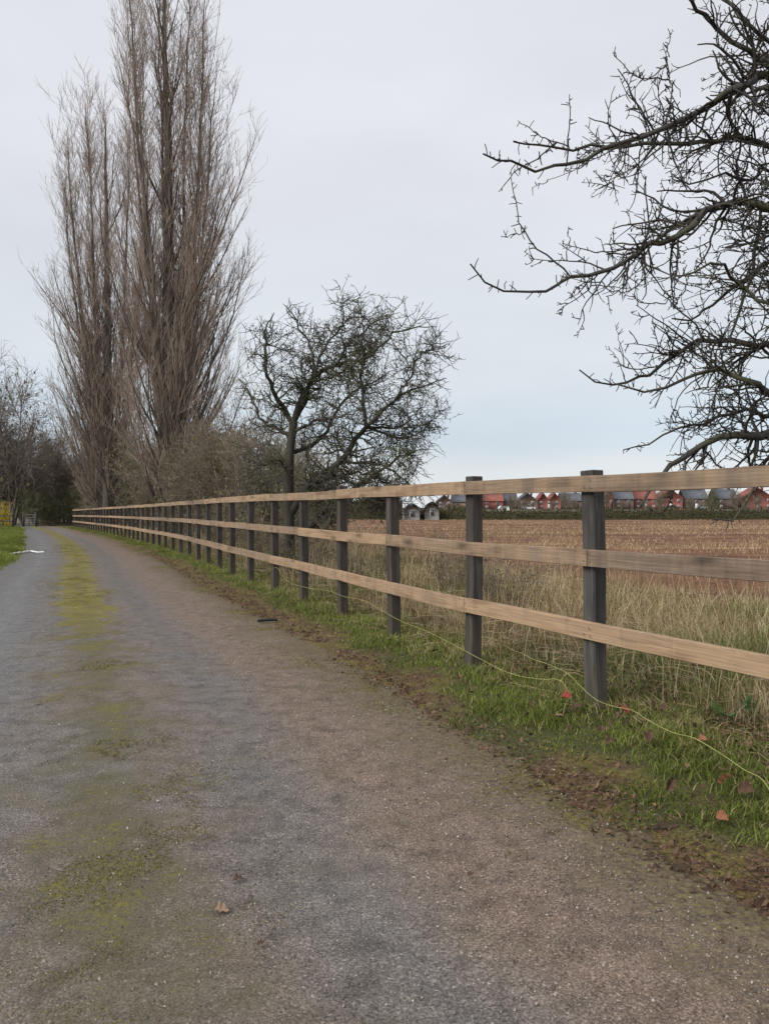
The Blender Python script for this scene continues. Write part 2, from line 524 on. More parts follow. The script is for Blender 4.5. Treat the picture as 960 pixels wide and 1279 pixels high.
# moss strip along the crown of the road
mossn = noise(t, pos, 2.6, 6, 0.65)
mossf = noise(t, pos, 38, 3, 0.65)
cen = math_(t, 'SUBTRACT', 1.0, math_(t, 'MULTIPLY', math_(t, 'ABSOLUTE', math_(t, 'ADD', la, -0.08)), 2.05), True)
far = ramp(t, math_(t, 'MULTIPLY', al, 0.05), [(0.0, 0.37), (0.17, 0.41), (0.30, 1.05), (1.0, 1.0)])
mf = math_(t, 'ADD', math_(t, 'MULTIPLY', cen, far.outputs[0]), math_(t, 'SUBTRACT', math_(t, 'ADD', math_(t, 'MULTIPLY', mossn.outputs['Fac'], 2.0), math_(t, 'MULTIPLY', mossf.outputs['Fac'], 0.8)), 1.62))
mfc = math_(t, 'MULTIPLY', mf, math_(t, 'MULTIPLY', cen, 4.0, True), True)
mfr = ramp(t, mfc, [(0.16, 0.0), (0.40, 0.92)])
mossc = ramp(t, mossf.outputs['Fac'], [(0.3, (0.095, 0.080, 0.012)), (0.52, (0.245, 0.205, 0.022)), (0.72, (0.38, 0.32, 0.036))])
col = mixc(t, mfr.outputs[0], col, mossc.outputs[0])
# a thin green-brown film round the moss
film = ramp(t, math_(t, 'ADD', math_(t, 'MULTIPLY', cen, 0.42), math_(t, 'MULTIPLY', math_(t, 'SUBTRACT', mossn.outputs['Fac'], 0.5), 1.2)), [(0.06, 0.0), (0.42, 0.72)])
col = mixc(t, film.outputs[0], col, (0.088, 0.080, 0.040))
# moss and leaf mould at the right hand edge
edge = ramp(t, math_(t, 'ADD', la, math_(t, 'MULTIPLY', math_(t, 'SUBTRACT', mid.outputs['Fac'], 0.5), 0.9)), [(0.0, 0.0), (1.0, 0.0)])
e2 = N(t, 'ShaderNodeMapRange'); e2.inputs['From Min'].default_value = 1.42; e2.inputs['From Max'].default_value = 1.85
t.links.new(math_(t, 'ADD', la, math_(t, 'MULTIPLY', math_(t, 'SUBTRACT', mossn.outputs['Fac'], 0.5), 1.3)), e2.inputs['Value'])
ec = ramp(t, mossf.outputs['Fac'], [(0.35, (0.055, 0.038, 0.024)), (0.5, (0.115, 0.09, 0.05)), (0.66, (0.16, 0.145, 0.055))])
col = mixc(t, math_(t, 'MULTIPLY', e2.outputs[0], 0.85), col, ec.outputs[0])
t.links.new(col, b.inputs['Base Color'])
ro = math_(t, 'SUBTRACT', 0.80, math_(t, 'MULTIPLY', math_(t, 'MULTIPLY', trk, 0.42), math_(t, 'ADD', big.outputs['Fac'], 0.4)))
t.links.new(ro, b.inputs['Roughness'])
b.inputs['Specular IOR Level'].default_value = 0.24
hh = math_(t, 'ADD', math_(t, 'MULTIPLY', vo.outputs['Distance'], -0.6), math_(t, 'ADD', math_(t, 'MULTIPLY', mid.outputs['Fac'], 0.8), math_(t, 'MULTIPLY', mossf.outputs['Fac'], math_(t, 'MULTIPLY', mfr.outputs[0], 2.0))))
bump(t, b, hh, 0.3, 0.008)
road = link('road', flip_up(a.mesh('road', True)), mr); road['kind'] = 'structure'

# --- verge and field margin
uv = np.concatenate([np.arange(-1.75, 0.4, 0.035), np.arange(0.4, 2, 0.12), np.arange(2, 6.81, 0.4)])
sv = np.concatenate([np.arange(-9, 9, 0.05), np.arange(9, 24, 0.12), np.arange(24, 92, 0.5)])
SS, UU = np.meshgrid(sv, uv, indexing='ij')
vx, vy = on_path(SS, UU)
vzz = vz(SS, UU)
wv = vw(SS)
n1 = fbm(vx * 1.6, vy * 1.6, 21); n2 = fbm(vx * 5, vy * 5, 22)
def green_mask(s, u):
    x, y = on_path(s, u); w = vw(s)
    n = fbm(x * 1.6, y * 1.6, 21); m = fbm(x * 4.5, y * 4.5, 29)
    inner = sstep(-w + 0.08, -w + 0.45, u - 0.20 * sstep(0.5, 4, s) * (1 - sstep(16, 26, s)) + 0.85 * (n - 0.5) + 0.45 * (m - 0.5))
    bare = sstep(0.46, 0.60, fbm(x * 1.1 + 4, y * 1.1, 33)) * (1 - sstep(-0.50, -0.15, u)) * 0.85
    return np.clip(inner * (1 - bare), 0, 1)
gm_ = green_mask(SS, UU)
a = Acc(); a.add(np.stack([vx, vy, vzz], -1), grid(sv, uv), green=gm_.ravel(), side=UU.ravel())
mv, t, b = newmat('verge_soil')
pos = N(t, 'ShaderNodeNewGeometry').outputs['Position']
f1 = noise(t, pos, 60, 4, 0.7); f2 = noise(t, pos, 7, 5, 0.6); f3 = noise(t, pos, 2.2, 4, 0.6)
soil = ramp(t, f1.outputs['Fac'], [(0.3, (0.036, 0.021, 0.013)), (0.52, (0.120, 0.068, 0.038)), (0.72, (0.27, 0.18, 0.11))])
moss = ramp(t, f1.outputs['Fac'], [(0.3, (0.062, 0.052, 0.016)), (0.52, (0.155, 0.130, 0.036)), (0.72, (0.26, 0.22, 0.075))])
msk = ramp(t, math_(t, 'ADD', math_(t, 'MULTIPLY', f2.outputs['Fac'], 0.6), math_(t, 'MULTIPLY', f3.outputs['Fac'], 0.5)), [(0.49, 0.0), (0.58, 0.9)])
col = mixc(t, msk.outputs[0], soil.outputs[0], moss.outputs[0])
gr = ramp(t, f1.outputs['Fac'], [(0.3, (0.032, 0.038, 0.014)), (0.6, (0.075, 0.085, 0.03))])
col = mixc(t, math_(t, 'MULTIPLY', attr(t, 'green'), 0.8), col, gr.outputs[0])
sm = N(t, 'ShaderNodeMapRange'); sm.inputs['From Min'].default_value = 0.2; sm.inputs['From Max'].default_value = 1.6
t.links.new(attr(t, 'side'), sm.inputs['Value'])
st_ = ramp(t, f1.outputs['Fac'], [(0.3, (0.060, 0.045, 0.030)), (0.6, (0.16, 0.12, 0.08))])
col = mixc(t, math_(t, 'MULTIPLY', sm.outputs[0], 0.85), col, st_.outputs[0])
t.links.new(col, b.inputs['Base Color'])
b.inputs['Roughness'].default_value = 0.95
bump(t, b, math_(t, 'ADD', f1.outputs['Fac'], math_(t, 'MULTIPLY', f2.outputs['Fac'], 1.5)), 0.9, 0.02)
verge = link('verge', flip_up(a.mesh('verge', True)), mv); verge['kind'] = 'structure'

# --- lawn on the far left side of the road
uv = np.concatenate([np.arange(-3.4, -6.5, -0.12), np.arange(-6.5, -60, -2.0)])
sv = np.concatenate([np.arange(-9, 40, 0.35), np.arange(40, 92, 0.8)])
def lawn_edge(s):
    return -4.12 - 0.30 * (fbm(s * 0.25, s * 0 + 3, 55) - 0.5) + 0.35 * sstep(38, 60, s)
def lz(s, u):
    x, y = on_path(s, u)
    d = lawn_edge(s) - u
    return zg(x, y) - 0.03 + 0.10 * sstep(-0.12, 0.45, d) + 0.18 * sstep(1.5, 8, d) + 0.02 * (fbm(x * 2, y * 2, 5) - 0.5)
SS, UU = np.meshgrid(sv, uv, indexing='ij')
lx, ly = on_path(SS, UU)
a = Acc(); a.add(np.stack([lx, ly, lz(SS, UU)], -1), grid(sv, uv))
ml = simple('lawn_soil', (0.05, 0.075, 0.022), (0.085, 0.115, 0.038), 1.4)
lawn = link('lawn', flip_up(a.mesh('lawn', True)), ml); lawn['kind'] = 'structure'

# --- ploughed stubble field
FA = radians(-2.5)
def furrow(x, y):
    v = -sin(FA) * x + cos(FA) * y + 0.8 * (fbm(x * 0.05, y * 0.05, 41) - 0.5)
    rowsz = 0.045 * np.sin(v * 2 * pi / 0.75)
    tram = -0.16 * np.exp(-(((v + 1.1) % 5.6 - 2.8) / 0.42) ** 2) * (0.5 + fbm(x * 0.08, y * 0.5, 44))
    return v, rowsz + tram
fx = np.concatenate([np.arange(-34, 34, 0.8), np.arange(34, 150, 2.5)])
fy = np.concatenate([np.arange(3, 40, 0.15), np.arange(40, 97, 0.3)])
X, Y = np.meshgrid(fx, fy, indexing='ij')
fv, fr = furrow(X, Y)
fz = zg(X, Y) - 0.05 + fr + 0.07 * (fbm(X * 1.1, Y * 2.2, 43) - 0.5)
s_, u_ = to_su(X, Y)
fz = fz - 1.2 * (1 - sstep(2.8, 4.4, u_.reshape(X.shape)))
a = Acc(); a.add(np.stack([X, Y, fz], -1), grid(fx, fy))
mf_, t, b = newmat('ploughed_soil')
pos = N(t, 'ShaderNodeNewGeometry').outputs['Position']
mpn = N(t, 'ShaderNodeMapping'); mpn.inputs['Scale'].default_value = (0.12, 1.0, 1); t.links.new(pos, mpn.inputs['Vector'])
st1 = noise(t, mpn.outputs[0], 1.1, 5, 0.6); f1 = noise(t, pos, 9, 4, 0.65)
r1 = ramp(t, st1.outputs['Fac'], [(0.35, (0.095, 0.044, 0.025)), (0.5, (0.165, 0.083, 0.047)), (0.65, (0.25, 0.148, 0.085))])
r2 = ramp(t, f1.outputs['Fac'], [(0.3, 0.6), (0.6, 1.15)])
t.links.new(mixc(t, 0.8, r1.outputs[0], r2.outputs[0], 'MULTIPLY'), b.inputs['Base Color'])
bump(t, b, f1.outputs['Fac'], 0.8, 0.06)
field = link('field', flip_up(a.mesh('field', True)), mf_); field['kind'] = 'structure'

# ================================================================== the post and rail fence
SP = 1.50                                  # post spacing
NPOST = 43
fence = thing('fence', tuple(float(c) for c in (*on_path(0, 0), 0.0)), 'long three-rail timber fence with dark posts running beside the road', 'fence')
fo = np.array(fence.location)
rg = random.Random(5)

def beam(L, w, h, bev=0.004, segs=1, bow=0.0, seed=0):
    bm = bmesh.new()
    bmesh.ops.create_cube(bm, size=1)
    for v in bm.verts:
        v.co.x = (v.co.x + 0.5) * L; v.co.y *= w; v.co.z *= h
    if bev:
        bmesh.ops.bevel(bm, geom=list(bm.edges), offset=bev, segments=1, affect='EDGES')
    if segs > 1:
        for i in range(1, segs):
            x = L * i / segs
            bmesh.ops.bisect_plane(bm, geom=bm.verts[:] + bm.edges[:] + bm.faces[:], plane_co=(x, 0, 0), plane_no=(1, 0, 0))
        r = random.Random(seed); ph = r.uniform(0, 6)
        for v in bm.verts:
            f = v.co.x / L
            v.co.z += bow * sin(pi * f) + 0.0025 * sin(f * 9 + ph)
            v.co.y += 0.4 * bow * sin(pi * f * 1.3 + ph) * (1 if 0.02 < f < 0.98 else 0)
    me = bpy.data.meshes.new('rail'); bm.to_mesh(me); bm.free()
    return me

TOP = 1.447
rail_z = [TOP - 0.05, 0.946, 0.497]
PSTEP = [1.37, 1.50, 1.42, 1.47, 1.50, 1.46, 1.52, 1.44, 1.48]     # the nearer bays as measured, then an even step
posts = [(-5, -7.3), (-4, -5.85), (-3, -4.4), (-2, -2.9), (-1, -1.45)]
s = 0.0
for i in range(0, NPOST):
    posts.append((i, s)); s += PSTEP[i] if i < len(PSTEP) else SP + rg.uniform(-0.05, 0.05)
sdict = dict(posts)
PD, PWID = 0.092, 0.112
for i, s in posts:
    x, y = on_path(s, 0.0); z0 = float(zg(x, y))
    tn = path_tan(s); rzang = math.atan2(tn[1], tn[0])
    near = i < 8
    top = 1.487 + rg.uniform(-0.015, 0.012) if i in (0, 1, 2, 3) else TOP + rg.uniform(-0.03, 0.015)
    bm = bmesh.new(); bmesh.ops.create_cube(bm, size=1)
    ww = PWID * rg.uniform(0.94, 1.05); dd = PD
    for v in bm.verts:
        v.co.x *= ww; v.co.y *= dd; v.co.z = (v.co.z + 0.5) * (top + 0.35) - 0.35
    bmesh.ops.bevel(bm, geom=list(bm.edges), offset=0.005, segments=1, affect='EDGES')
    if near:
        for k in range(1, 9):
            bmesh.ops.bisect_plane(bm, geom=bm.verts[:] + bm.edges[:] + bm.faces[:], plane_co=(0, 0, top * k / 9), plane_no=(0, 0, 1))
        for v in bm.verts:
            v.co.x += 0.004 * sin(v.co.z * 5 + i); v.co.y += 0.003 * sin(v.co.z * 4 + i * 2)
    me = bpy.data.meshes.new('post'); bm.to_mesh(me); bm.free()
    lean = 0.030 if i == 0 else (0.015 if i == 1 else rg.uniform(-0.012, 0.012))
    link('post', me, M['post'], fence, loc=(x - fo[0], y - fo[1], z0 - fo[2]), rot=(rg.uniform(-0.008, 0.008), lean * 0.6 * 0, rzang) if i else (0, 0.032, rzang))
for lev in range(3):
    start = {0: -5, 1: -4, 2: -5}[lev]
    i = start
    while i + 2 < NPOST + 1:
        j = min(i + 2, NPOST - 1)
        if j <= i: break
        if (i not in sdict): i += 2; continue
        sa, sb = sdict[i], sdict[j]
        off = -(PD / 2 + 0.021)
        ax, ay = on_path(sa, off); bx, by = on_path(sb, off)
        A = np.array([ax, ay, zg(ax, ay) + rail_z[lev] + rg.uniform(-0.006, 0.006)]); B = np.array([bx, by, zg(bx, by) + rail_z[lev] + rg.uniform(-0.006, 0.006)])
        d = B - A; L = np.linalg.norm(d)
        rzang = math.atan2(d[1], d[0]); pitch = -math.asin(d[2] / L)
        hgt = (0.100, 0.102, 0.112)[lev] * rg.uniform(0.97, 1.03)
        me = beam(L - 0.005, 0.038, hgt, 0.003, 7 if i < 8 else 3, rg.uniform(-0.010, 0.006), i * 3 + lev)
        ro = link('rail', me, M['rail'], fence, loc=tuple(A - fo), rot=(0, pitch, rzang))
        age_ = {(0, -1): 0.44, (1, -2): 0.56, (2, -1): 0.08, (1, 0): 0.36, (0, 1): 0.22, (2, 1): 0.20}.get((lev, i), rg.uniform(0.0, 0.55))
        ro.color = (age_, age_, age_, 1)
        i += 2

# nail heads where the rails meet the nearer posts, two to a joint
a = Acc()
for i, s in posts:
    if i < -1 or i > 6: continue
    for zr in rail_z:
        for dxn, dzn in ((-0.022, 0.022), (0.025, -0.02), (-0.03, -0.024)):
            x, y = on_path(s + dxn, -(PD / 2 + 0.041)); tn = path_tan(s)
            c = np.array([x, y, float(zg(x, y)) + zr + dzn]); tv = np.array([tn[0], tn[1], 0]) * 0.006; zv = np.array([0, 0, 0.006]); nv = np.array([-tn[1], tn[0], 0]) * 0.002
            ring = [c + tv * cos(q) + zv * sin(q) for q in np.linspace(0, 2 * pi, 7)[:-1]]
            a.add(ring + [c + nv], None, [[k, (k + 1) % 6, 6] for k in range(6)])
link('nails', a.mesh('nails'), simple('nail_steel', (0.05, 0.045, 0.04), (0.12, 0.10, 0.09), 30, 0.6, 0.4), fence, tuple(-fo))['kind'] = 'stuff'

# ================================================================== grass and other ground cover
def blades(acc, rng, x, y, z, h, w, lean, tint, segs=2, az=None):
    """curved grass blades; arrays of equal length"""
    n = len(x)
    az = rng.uniform(0, 2 * pi, n) if az is None else az; la_ = lean * rng.uniform(0.2, 1.0, n)
    dx, dy = np.cos(az), np.sin(az)
    fa = rng.uniform(0, 2 * pi, n); px, py = np.cos(fa) * w / 2, np.sin(fa) * w / 2
    base = np.stack([x, y, z], -1); side = np.stack([px, py, np.zeros(n)], -1); dirh = np.stack([dx, dy, np.zeros(n)], -1)
    def at(f):
        return base + dirh * (la_ * h * f ** 1.8)[:, None] + np.array([0, 0, 1.0]) * (h * f * (1 - 0.35 * np.minimum(la_, 1.4) * f))[:, None]
    if segs == 1:
        v = np.stack([base - side, base + side, at(1.0)], 1).reshape(-1, 3)
        acc.add(v, None, np.arange(n * 3).reshape(-1, 3), tint=np.repeat(tint, 3))
    else:
        m_ = at(0.55)
        v = np.stack([base - side, base + side, m_ + side * 0.75, m_ - side * 0.75, at(1.0)], 1).reshape(-1, 3)
        o = np.arange(n)[:, None] * 5
        acc.add(v, o + np.array([[0, 1, 2, 3]]), o + np.array([[3, 2, 4]]), tint=np.repeat(tint, 5))

M['green'] = bladed('green_grass', [(0.0, (0.066, 0.086, 0.020)), (0.35, (0.138, 0.170, 0.034)), (0.65, (0.225, 0.262, 0.058)), (0.85, (0.34, 0.35, 0.11)), (1.0, (0.38, 0.31, 0.17))])
M['straw'] = bladed('dry_grass', [(0.0, (0.13, 0.075, 0.045)), (0.3, (0.28, 0.195, 0.11)), (0.55, (0.50, 0.385, 0.225)), (0.75, (0.68, 0.57, 0.37)), (0.80, (0.31, 0.30, 0.13)), (0.9, (0.20, 0.225, 0.075)), (1.0, (0.115, 0.155, 0.04))])

rng = rngof(11)
# green verge: density falls with distance, blades widen
acc = Acc()
def scatter_su(n, slo, shi, ulo, uhi, p=1.0):
    """s with density falling off as distance grows"""
    q = rng.uniform(0, 1, n)
    s = slo + (np.exp(q * math.log(1 + (shi - slo) / 4.0)) - 1) * 4.0
    return s, rng.uniform(ulo, uhi, n)
s, u = scatter_su(230000, -3.6, 62, -1.25, 0.75)
keep = rng.uniform(0, 1, len(s)) < green_mask(s, u) ** 1.5 * (0.25 + 1.2 * vnoise(*[c * 5 for c in on_path(s, u)], 71)) * (1 - 0.75 * sstep(0.1, 0.7, u))
s, u = s[keep], u[keep]
x, y = on_path(s, u); z = vz(s, u) - 0.008
clump = fbm(x * 3.2, y * 3.2, 61); tall = sstep(-0.45, 0.15, u)
dist = np.sqrt(x * x + y * y)
h = (0.018 + 0.070 * clump * clump * 2 + 0.06 * tall * rng.uniform(0.1, 1, len(x))) * rng.uniform(0.6, 1.25, len(x))
h *= np.where(u < -vw(s) + 0.35, 0.55, 1.0)
tint = np.clip(0.20 + 0.65 * (fbm(x * 2.2, y * 2.2, 64) - 0.2) + rng.normal(0, 0.13, len(x)), 0, 0.9)
tint = np.where(rng.uniform(0, 1, len(x)) < 0.06 + 0.22 * tall, 1.0, tint)
nearb = dist < 9
for kk_, sg_ in ((nearb, 2), (~nearb, 1)):
    blades(acc, rng, x[kk_], y[kk_], z[kk_], h[kk_], (0.0035 + 0.0006 * dist)[kk_], np.full(kk_.sum(), 1.1), tint[kk_], sg_)
o = link('verge_grass', acc.mesh('verge_grass'), M['green']); o['kind'] = 'stuff'
tag(o, 'short green grass growing on the verge along the foot of the fence', 'grass')

# rough dry grass of the margin behind the fence: tussocks of blades leaning outward
acc = Acc()
def tussocks(n, slo, shi, ulo, uhi, nb, keepf):
    s, u = scatter_su(n, slo, shi, ulo, uhi)
    x, y = on_path(s, u)
    k = rng.uniform(0, 1, n) < keepf(s, u, x, y)
    s, u, x, y = s[k], u[k], x[k], y[k]
    m = len(s)
    r = rng.uniform(0.05, 0.16, m); hh = rng.uniform(0.5, 1.15, m); tn = rng.normal(0, 0.12, m); la_ = rng.uniform(0.7, 2.4, m); wind = rng.uniform(0, 2 * pi, m)
    idx = np.repeat(np.arange(m), nb)
    an = rng.uniform(0, 2 * pi, m * nb); rr = np.abs(rng.normal(0, 0.6, m * nb)) * r[idx]
    bx, by = x[idx] + np.cos(an) * rr, y[idx] + np.sin(an) * rr
    az = an + rng.normal(0, 0.5, m * nb)
    return s[idx], u[idx], bx, by, hh[idx] * rng.uniform(0.45, 1.1, m * nb), tn[idx], az, la_[idx] * rng.uniform(0.3, 1.2, m * nb)
def keepf(s, u, x, y):
    return (0.25 + 1.2 * sstep(0.35, 0.6, fbm(x * 1.1, y * 1.1, 81))) * (1 - sstep(3.4, 5.2, u)) * (0.45 + 0.55 * sstep(0.0, 0.8, u))
s, u, x, y, hh, tn, az, ln = tussocks(14500, -5.5, 60, 0.05, 5.2, 20, keepf)
z = vz(s, u) - 0.02; dist = np.sqrt(x * x + y * y)
zone = fbm(x * 0.75, y * 0.75, 85)
h = hh * (0.10 + 0.36 * sstep(0.0, 1.2, u) * (0.15 + 1.35 * fbm(x * 1.3, y * 1.3, 82)) * (1 - 0.4 * sstep(2.5, 4.5, u)))
grn = sstep(0.50, 0.64, zone + 0.06 * (1 - sstep(0.3, 1.6, u)) - 0.12 * sstep(2.6, 4.2, u))
tint = np.clip(rng.normal(0.47, 0.19, len(x)) + 1.5 * tn, 0.02, 0.76)
isg = rng.uniform(0, 1, len(x)) < 0.06 + 0.66 * grn
tint = np.where(isg, np.clip(0.90 + tn * 0.5 + rng.normal(0, 0.05, len(x)), 0.80, 1.0), tint)
nearb = dist < 11
for kk_, sg_ in ((nearb, 2), (~nearb, 1)):
    blades(acc, rng, x[kk_], y[kk_], z[kk_], h[kk_], (0.0030 + 0.00055 * dist)[kk_] * (1 if sg_ == 2 else 1.2), ln[kk_], tint[kk_], sg_, az[kk_])
o = link('margin_grass', acc.mesh('margin_grass'), M['straw']); o['kind'] = 'stuff'
tag(o, 'tall dry straw-coloured grass standing between the fence and the field', 'grass')

# seed stalks, thin and tall, in the margin
acc = Acc()
s, u = scatter_su(3000, -5, 30, 0.3, 5.0); x, y = on_path(s, u); z = vz(s, u)
n = len(x); hh = rng.uniform(0.25, 0.6, n)
P = np.zeros((n, 4, 3)); az = rng.uniform(0, 2 * pi, n); ln = rng.uniform(0.05, 0.35, n)
for k in range(4):
    f = k / 3
    P[:, k, 0] = x + np.cos(az) * ln * hh * f ** 1.6; P[:, k, 1] = y + np.sin(az) * ln * hh * f ** 1.6; P[:, k, 2] = z + hh * f
R = np.tile([0.0016, 0.0014, 0.0013, 0.0009], (n, 1)) * (1 + 0.13 * np.hypot(x, y))[:, None]
v, q = tubes(P, R, 3); acc.add(v, q, tint=np.repeat(rng.uniform(0.2, 0.78, n), 12))
o = link('dry_stalks', acc.mesh('dry_stalks'), M['straw']); o['kind'] = 'stuff'
tag(o, 'thin dead weed stalks standing up among the dry margin grass', 'weeds')

# fallen straw lying tangled through the margin
acc = Acc()
s, u = scatter_su(10500, -5, 34, -0.05, 4.4); x, y = on_path(s, u)
k_ = rng.uniform(0, 1, len(s)) < 0.25 + 1.0 * sstep(0.4, 0.62, fbm(x * 1.4, y * 1.4, 86)); s, u, x, y = s[k_], u[k_], x[k_], y[k_]
n = len(x); z = vz(s, u) + rng.uniform(0.01, 0.16, n) * sstep(0.0, 0.8, u) + 0.01
az = rng.uniform(0, 2 * pi, n); L_ = rng.uniform(0.12, 0.45, n); cv = rng.normal(0, 0.7, n); tl = rng.normal(0.1, 0.28, n)
P = np.zeros((n, 4, 3))
P[:, 0] = np.stack([x, y, z], -1)
for k in range(1, 4):
    a_ = az + cv * k / 3
    P[:, k] = P[:, k - 1] + np.stack([np.cos(a_), np.sin(a_), tl * (1 - k * 0.6)], -1) * (L_ / 3)[:, None]
R = np.tile([0.0018, 0.0018, 0.0015, 0.0008], (n, 1)) * (0.8 + 0.12 * np.hypot(x, y))[:, None]
v, q = tubes(P, R, 3); acc.add(v, q, tint=np.repeat(np.clip(rng.normal(0.55, 0.18, n), 0.05, 0.77), 12))
o = link('fallen_straw', acc.mesh('fallen_straw'), M['straw']); o['kind'] = 'stuff'
tag(o, 'fallen dead straw lying tangled in the rough margin behind the fence', 'straw')

# lawn blades
acc = Acc()
q = rng.uniform(0, 1, 90000)
s = 8 + (np.exp(q * math.log(1 + 62 / 9.0)) - 1) * 9
u = lawn_edge(s) + 0.05 - rng.exponential(2.2, len(s))
x, y = on_path(s, u); z = lz(s, u) - 0.005
keep = (x / np.maximum(y, 1) > -0.62); s, u, x, y, z = s[keep], u[keep], x[keep], y[keep], z[keep]
dist = np.hypot(x, y)
tint = np.clip(0.45 + 0.8 * (fbm(x * 0.7, y * 0.7, 63) - 0.5) + rng.normal(0, 0.12, len(x)), 0.1, 0.88)
blades(acc, rng, x, y, z, rng.uniform(0.04, 0.12, len(x)), 0.004 + 0.0007 * dist, np.full(len(x), 1.0), tint, 1)
o = link('lawn_grass', acc.mesh('lawn_grass'), M['green']); o['kind'] = 'stuff'
tag(o, 'bright short lawn grass left of the road where it bends', 'grass')

# stubble in the field
M['stubble'] = bladed('stubble', [(0.0, (0.17, 0.11, 0.06)), (0.3, (0.31, 0.215, 0.115)), (0.6, (0.52, 0.385, 0.225)), (1.0, (0.68, 0.55, 0.36))], translucent=0.15)
acc = Acc()
n = 330000
yy = 6 + (np.exp(rng.uniform(0, 1, n) * math.log(1 + 88 / 16.0)) - 1) * 16
xx = rng.uniform(-0.20, 0.62, n) * yy + rng.uniform(-1, 1, n)
s_, u_ = to_su(xx, yy)
v_, f_ = furrow(xx, yy)
dens = 0.05 + 0.80 * sstep(0.465, 0.58, 0.6 * fbm(xx * 0.03, v_ * 0.33, 47) + 0.4 * fbm(xx * 0.15, v_ * 0.9, 48)) 
dens *= 0.45 + 0.55 * (0.5 + 0.5 * np.sin(v_ * 2 * pi / 0.75)) 
dens *= 1 - 0.95 * np.exp(-(((v_ + 1.1) % 5.6 - 2.8) / 0.85) ** 2)
keep = (u_ > 3.9) & (rng.uniform(0, 1, n) < dens)
xx, yy = xx[keep], yy[keep]; v_, f_ = v_[keep], f_[keep]
zz = zg(xx, yy) - 0.06 + f_
blades(acc, rng, xx, yy, zz, rng.uniform(0.06, 0.20, len(xx)) * (1 + 0.004 * yy), 0.004 + 0.0007 * yy, np.full(len(xx), 0.9), np.clip(rng.normal(0.5, 0.22, len(xx)), 0, 1), 1)
o = link('field_stubble', acc.mesh('field_stubble'), M['stubble']); o['kind'] = 'stuff'
tag(o, 'pale cut stubble standing in rows across the brown field', 'stubble')

# grit on the road and its edge
M['grit'] = bladed('grit', [(0.0, (0.06, 0.05, 0.045)), (0.5, (0.20, 0.17, 0.14)), (0.85, (0.40, 0.35, 0.29)), (1.0, (0.62, 0.58, 0.52))], translucent=0.0)
acc = Acc()
n = 58000
q = rng.uniform(0, 1, n); s = -4.5 + (np.exp(q * math.log(1 + 22 / 3.0)) - 1) * 3
ed = rng.uniform(0, 1, n) < 0.40
u = np.where(ed, -vw(s) - 0.05 - np.abs(rng.normal(0, 0.5, n)), -vw(s) - rng.uniform(0, 3.8, n))
u = np.where(rng.uniform(0, 1, n) < 0.12, -vw(s) + rng.uniform(0, 0.4, n), u)
x, y = on_path(s, u)
LLr = u + vw(s) + 1.8
z = np.maximum(zg(x, y) + 0.030 * (1 - (LLr / 1.9) ** 2) - 0.012 * np.exp(-((np.abs(LLr) - 0.8) / 0.33) ** 2), np.where(u > -1.7, vz(s, np.maximum(u, -1.75)), -9))
r = np.minimum(rng.gamma(2.2, 0.0010, n) + 0.0012, 0.0052)
tet = np.array([[1, 0, -0.3], [-0.5, 0.87, -0.3], [-0.5, -0.87, -0.3], [0.1, 0.1, 0.75]])
rv = tet[None] * (1 + 0.35 * rng.normal(size=(n, 4, 3)))
a_ = rng.uniform(0, 2 * pi, n); c_, s__ = np.cos(a_)[:, None], np.sin(a_)[:, None]
rv = np.stack([rv[..., 0] * c_ - rv[..., 1] * s__, rv[..., 0] * s__ + rv[..., 1] * c_, rv[..., 2]], -1) * r[:, None, None]
V = rv + np.stack([x, y, z + 0.002], -1)[:, None, :]
tt = np.array([[0, 1, 3], [1, 2, 3], [2, 0, 3]])
acc.add(V, None, (np.arange(n)[:, None, None] * 4 + tt[None]).reshape(-1, 3), tint=np.repeat(np.clip(rng.beta(1.7, 2.4, n), 0, 1), 4))
o = link('grit', acc.mesh('grit'), M['grit']); o['kind'] = 'stuff'
tag(o, 'loose pale grit and small stones lying on the road surface', 'gravel')

# moss tufts, on the crown of the road and along its edge
M['moss'] = bladed('moss', [(0.0, (0.070, 0.062, 0.016)), (0.5, (0.17, 0.15, 0.028)), (1.0, (0.32, 0.29, 0.05))], translucent=0.1)
acc = Acc()
n = 240000
q = rng.uniform(0, 1, n); s = -4.3 + (np.exp(q * math.log(1 + 30 / 3.0)) - 1) * 3
ed = rng.uniform(0, 1, n) < 0.40
u = np.where(ed, -vw(s) + rng.normal(0.02, 0.22, n), -vw(s) - 1.72 + rng.normal(0, 0.30, n))
x, y = on_path(s, u)
pm = fbm(x * 2.3, y * 2.3, 95) + 0.30 * (vnoise(x * 14, y * 14, 96) - 0.5) + 0.10 * sstep(3, 7, s) * (~ed)
cush = pm - np.where(ed, 0.55, 0.60 + 0.020 * (1 - sstep(0, 4, s)))
keep = cush > 0
s, u, x, y, cush = s[keep], u[keep], x[keep], y[keep], cush[keep]; n = len(s)
LLr = u + vw(s) + 1.8
z = np.maximum(zg(x, y) + 0.030 * (1 - (LLr / 1.9) ** 2) - 0.012 * np.exp(-((np.abs(LLr) - 0.8) / 0.33) ** 2), np.where(u > -1.7, vz(s, np.maximum(u, -1.75)), -9))
hm = 0.003 + 0.006 * sstep(0, 0.12, cush) * rng.uniform(0.5, 1.2, n)
blades(acc, rng, x, y, z - 0.002, hm, np.full(n, 0.0035) + 0.0006 * np.hypot(x, y), np.full(n, 1.8), np.clip(0.02 + 0.15 * sstep(0, 5, s) + 2.4 * cush + rng.normal(0, 0.18, n), 0, 1), 1)
o = link('moss', acc.mesh('moss'), M['moss']); o['kind'] = 'stuff'
tag(o, 'yellow-green moss growing along the middle and edge of the road', 'moss')

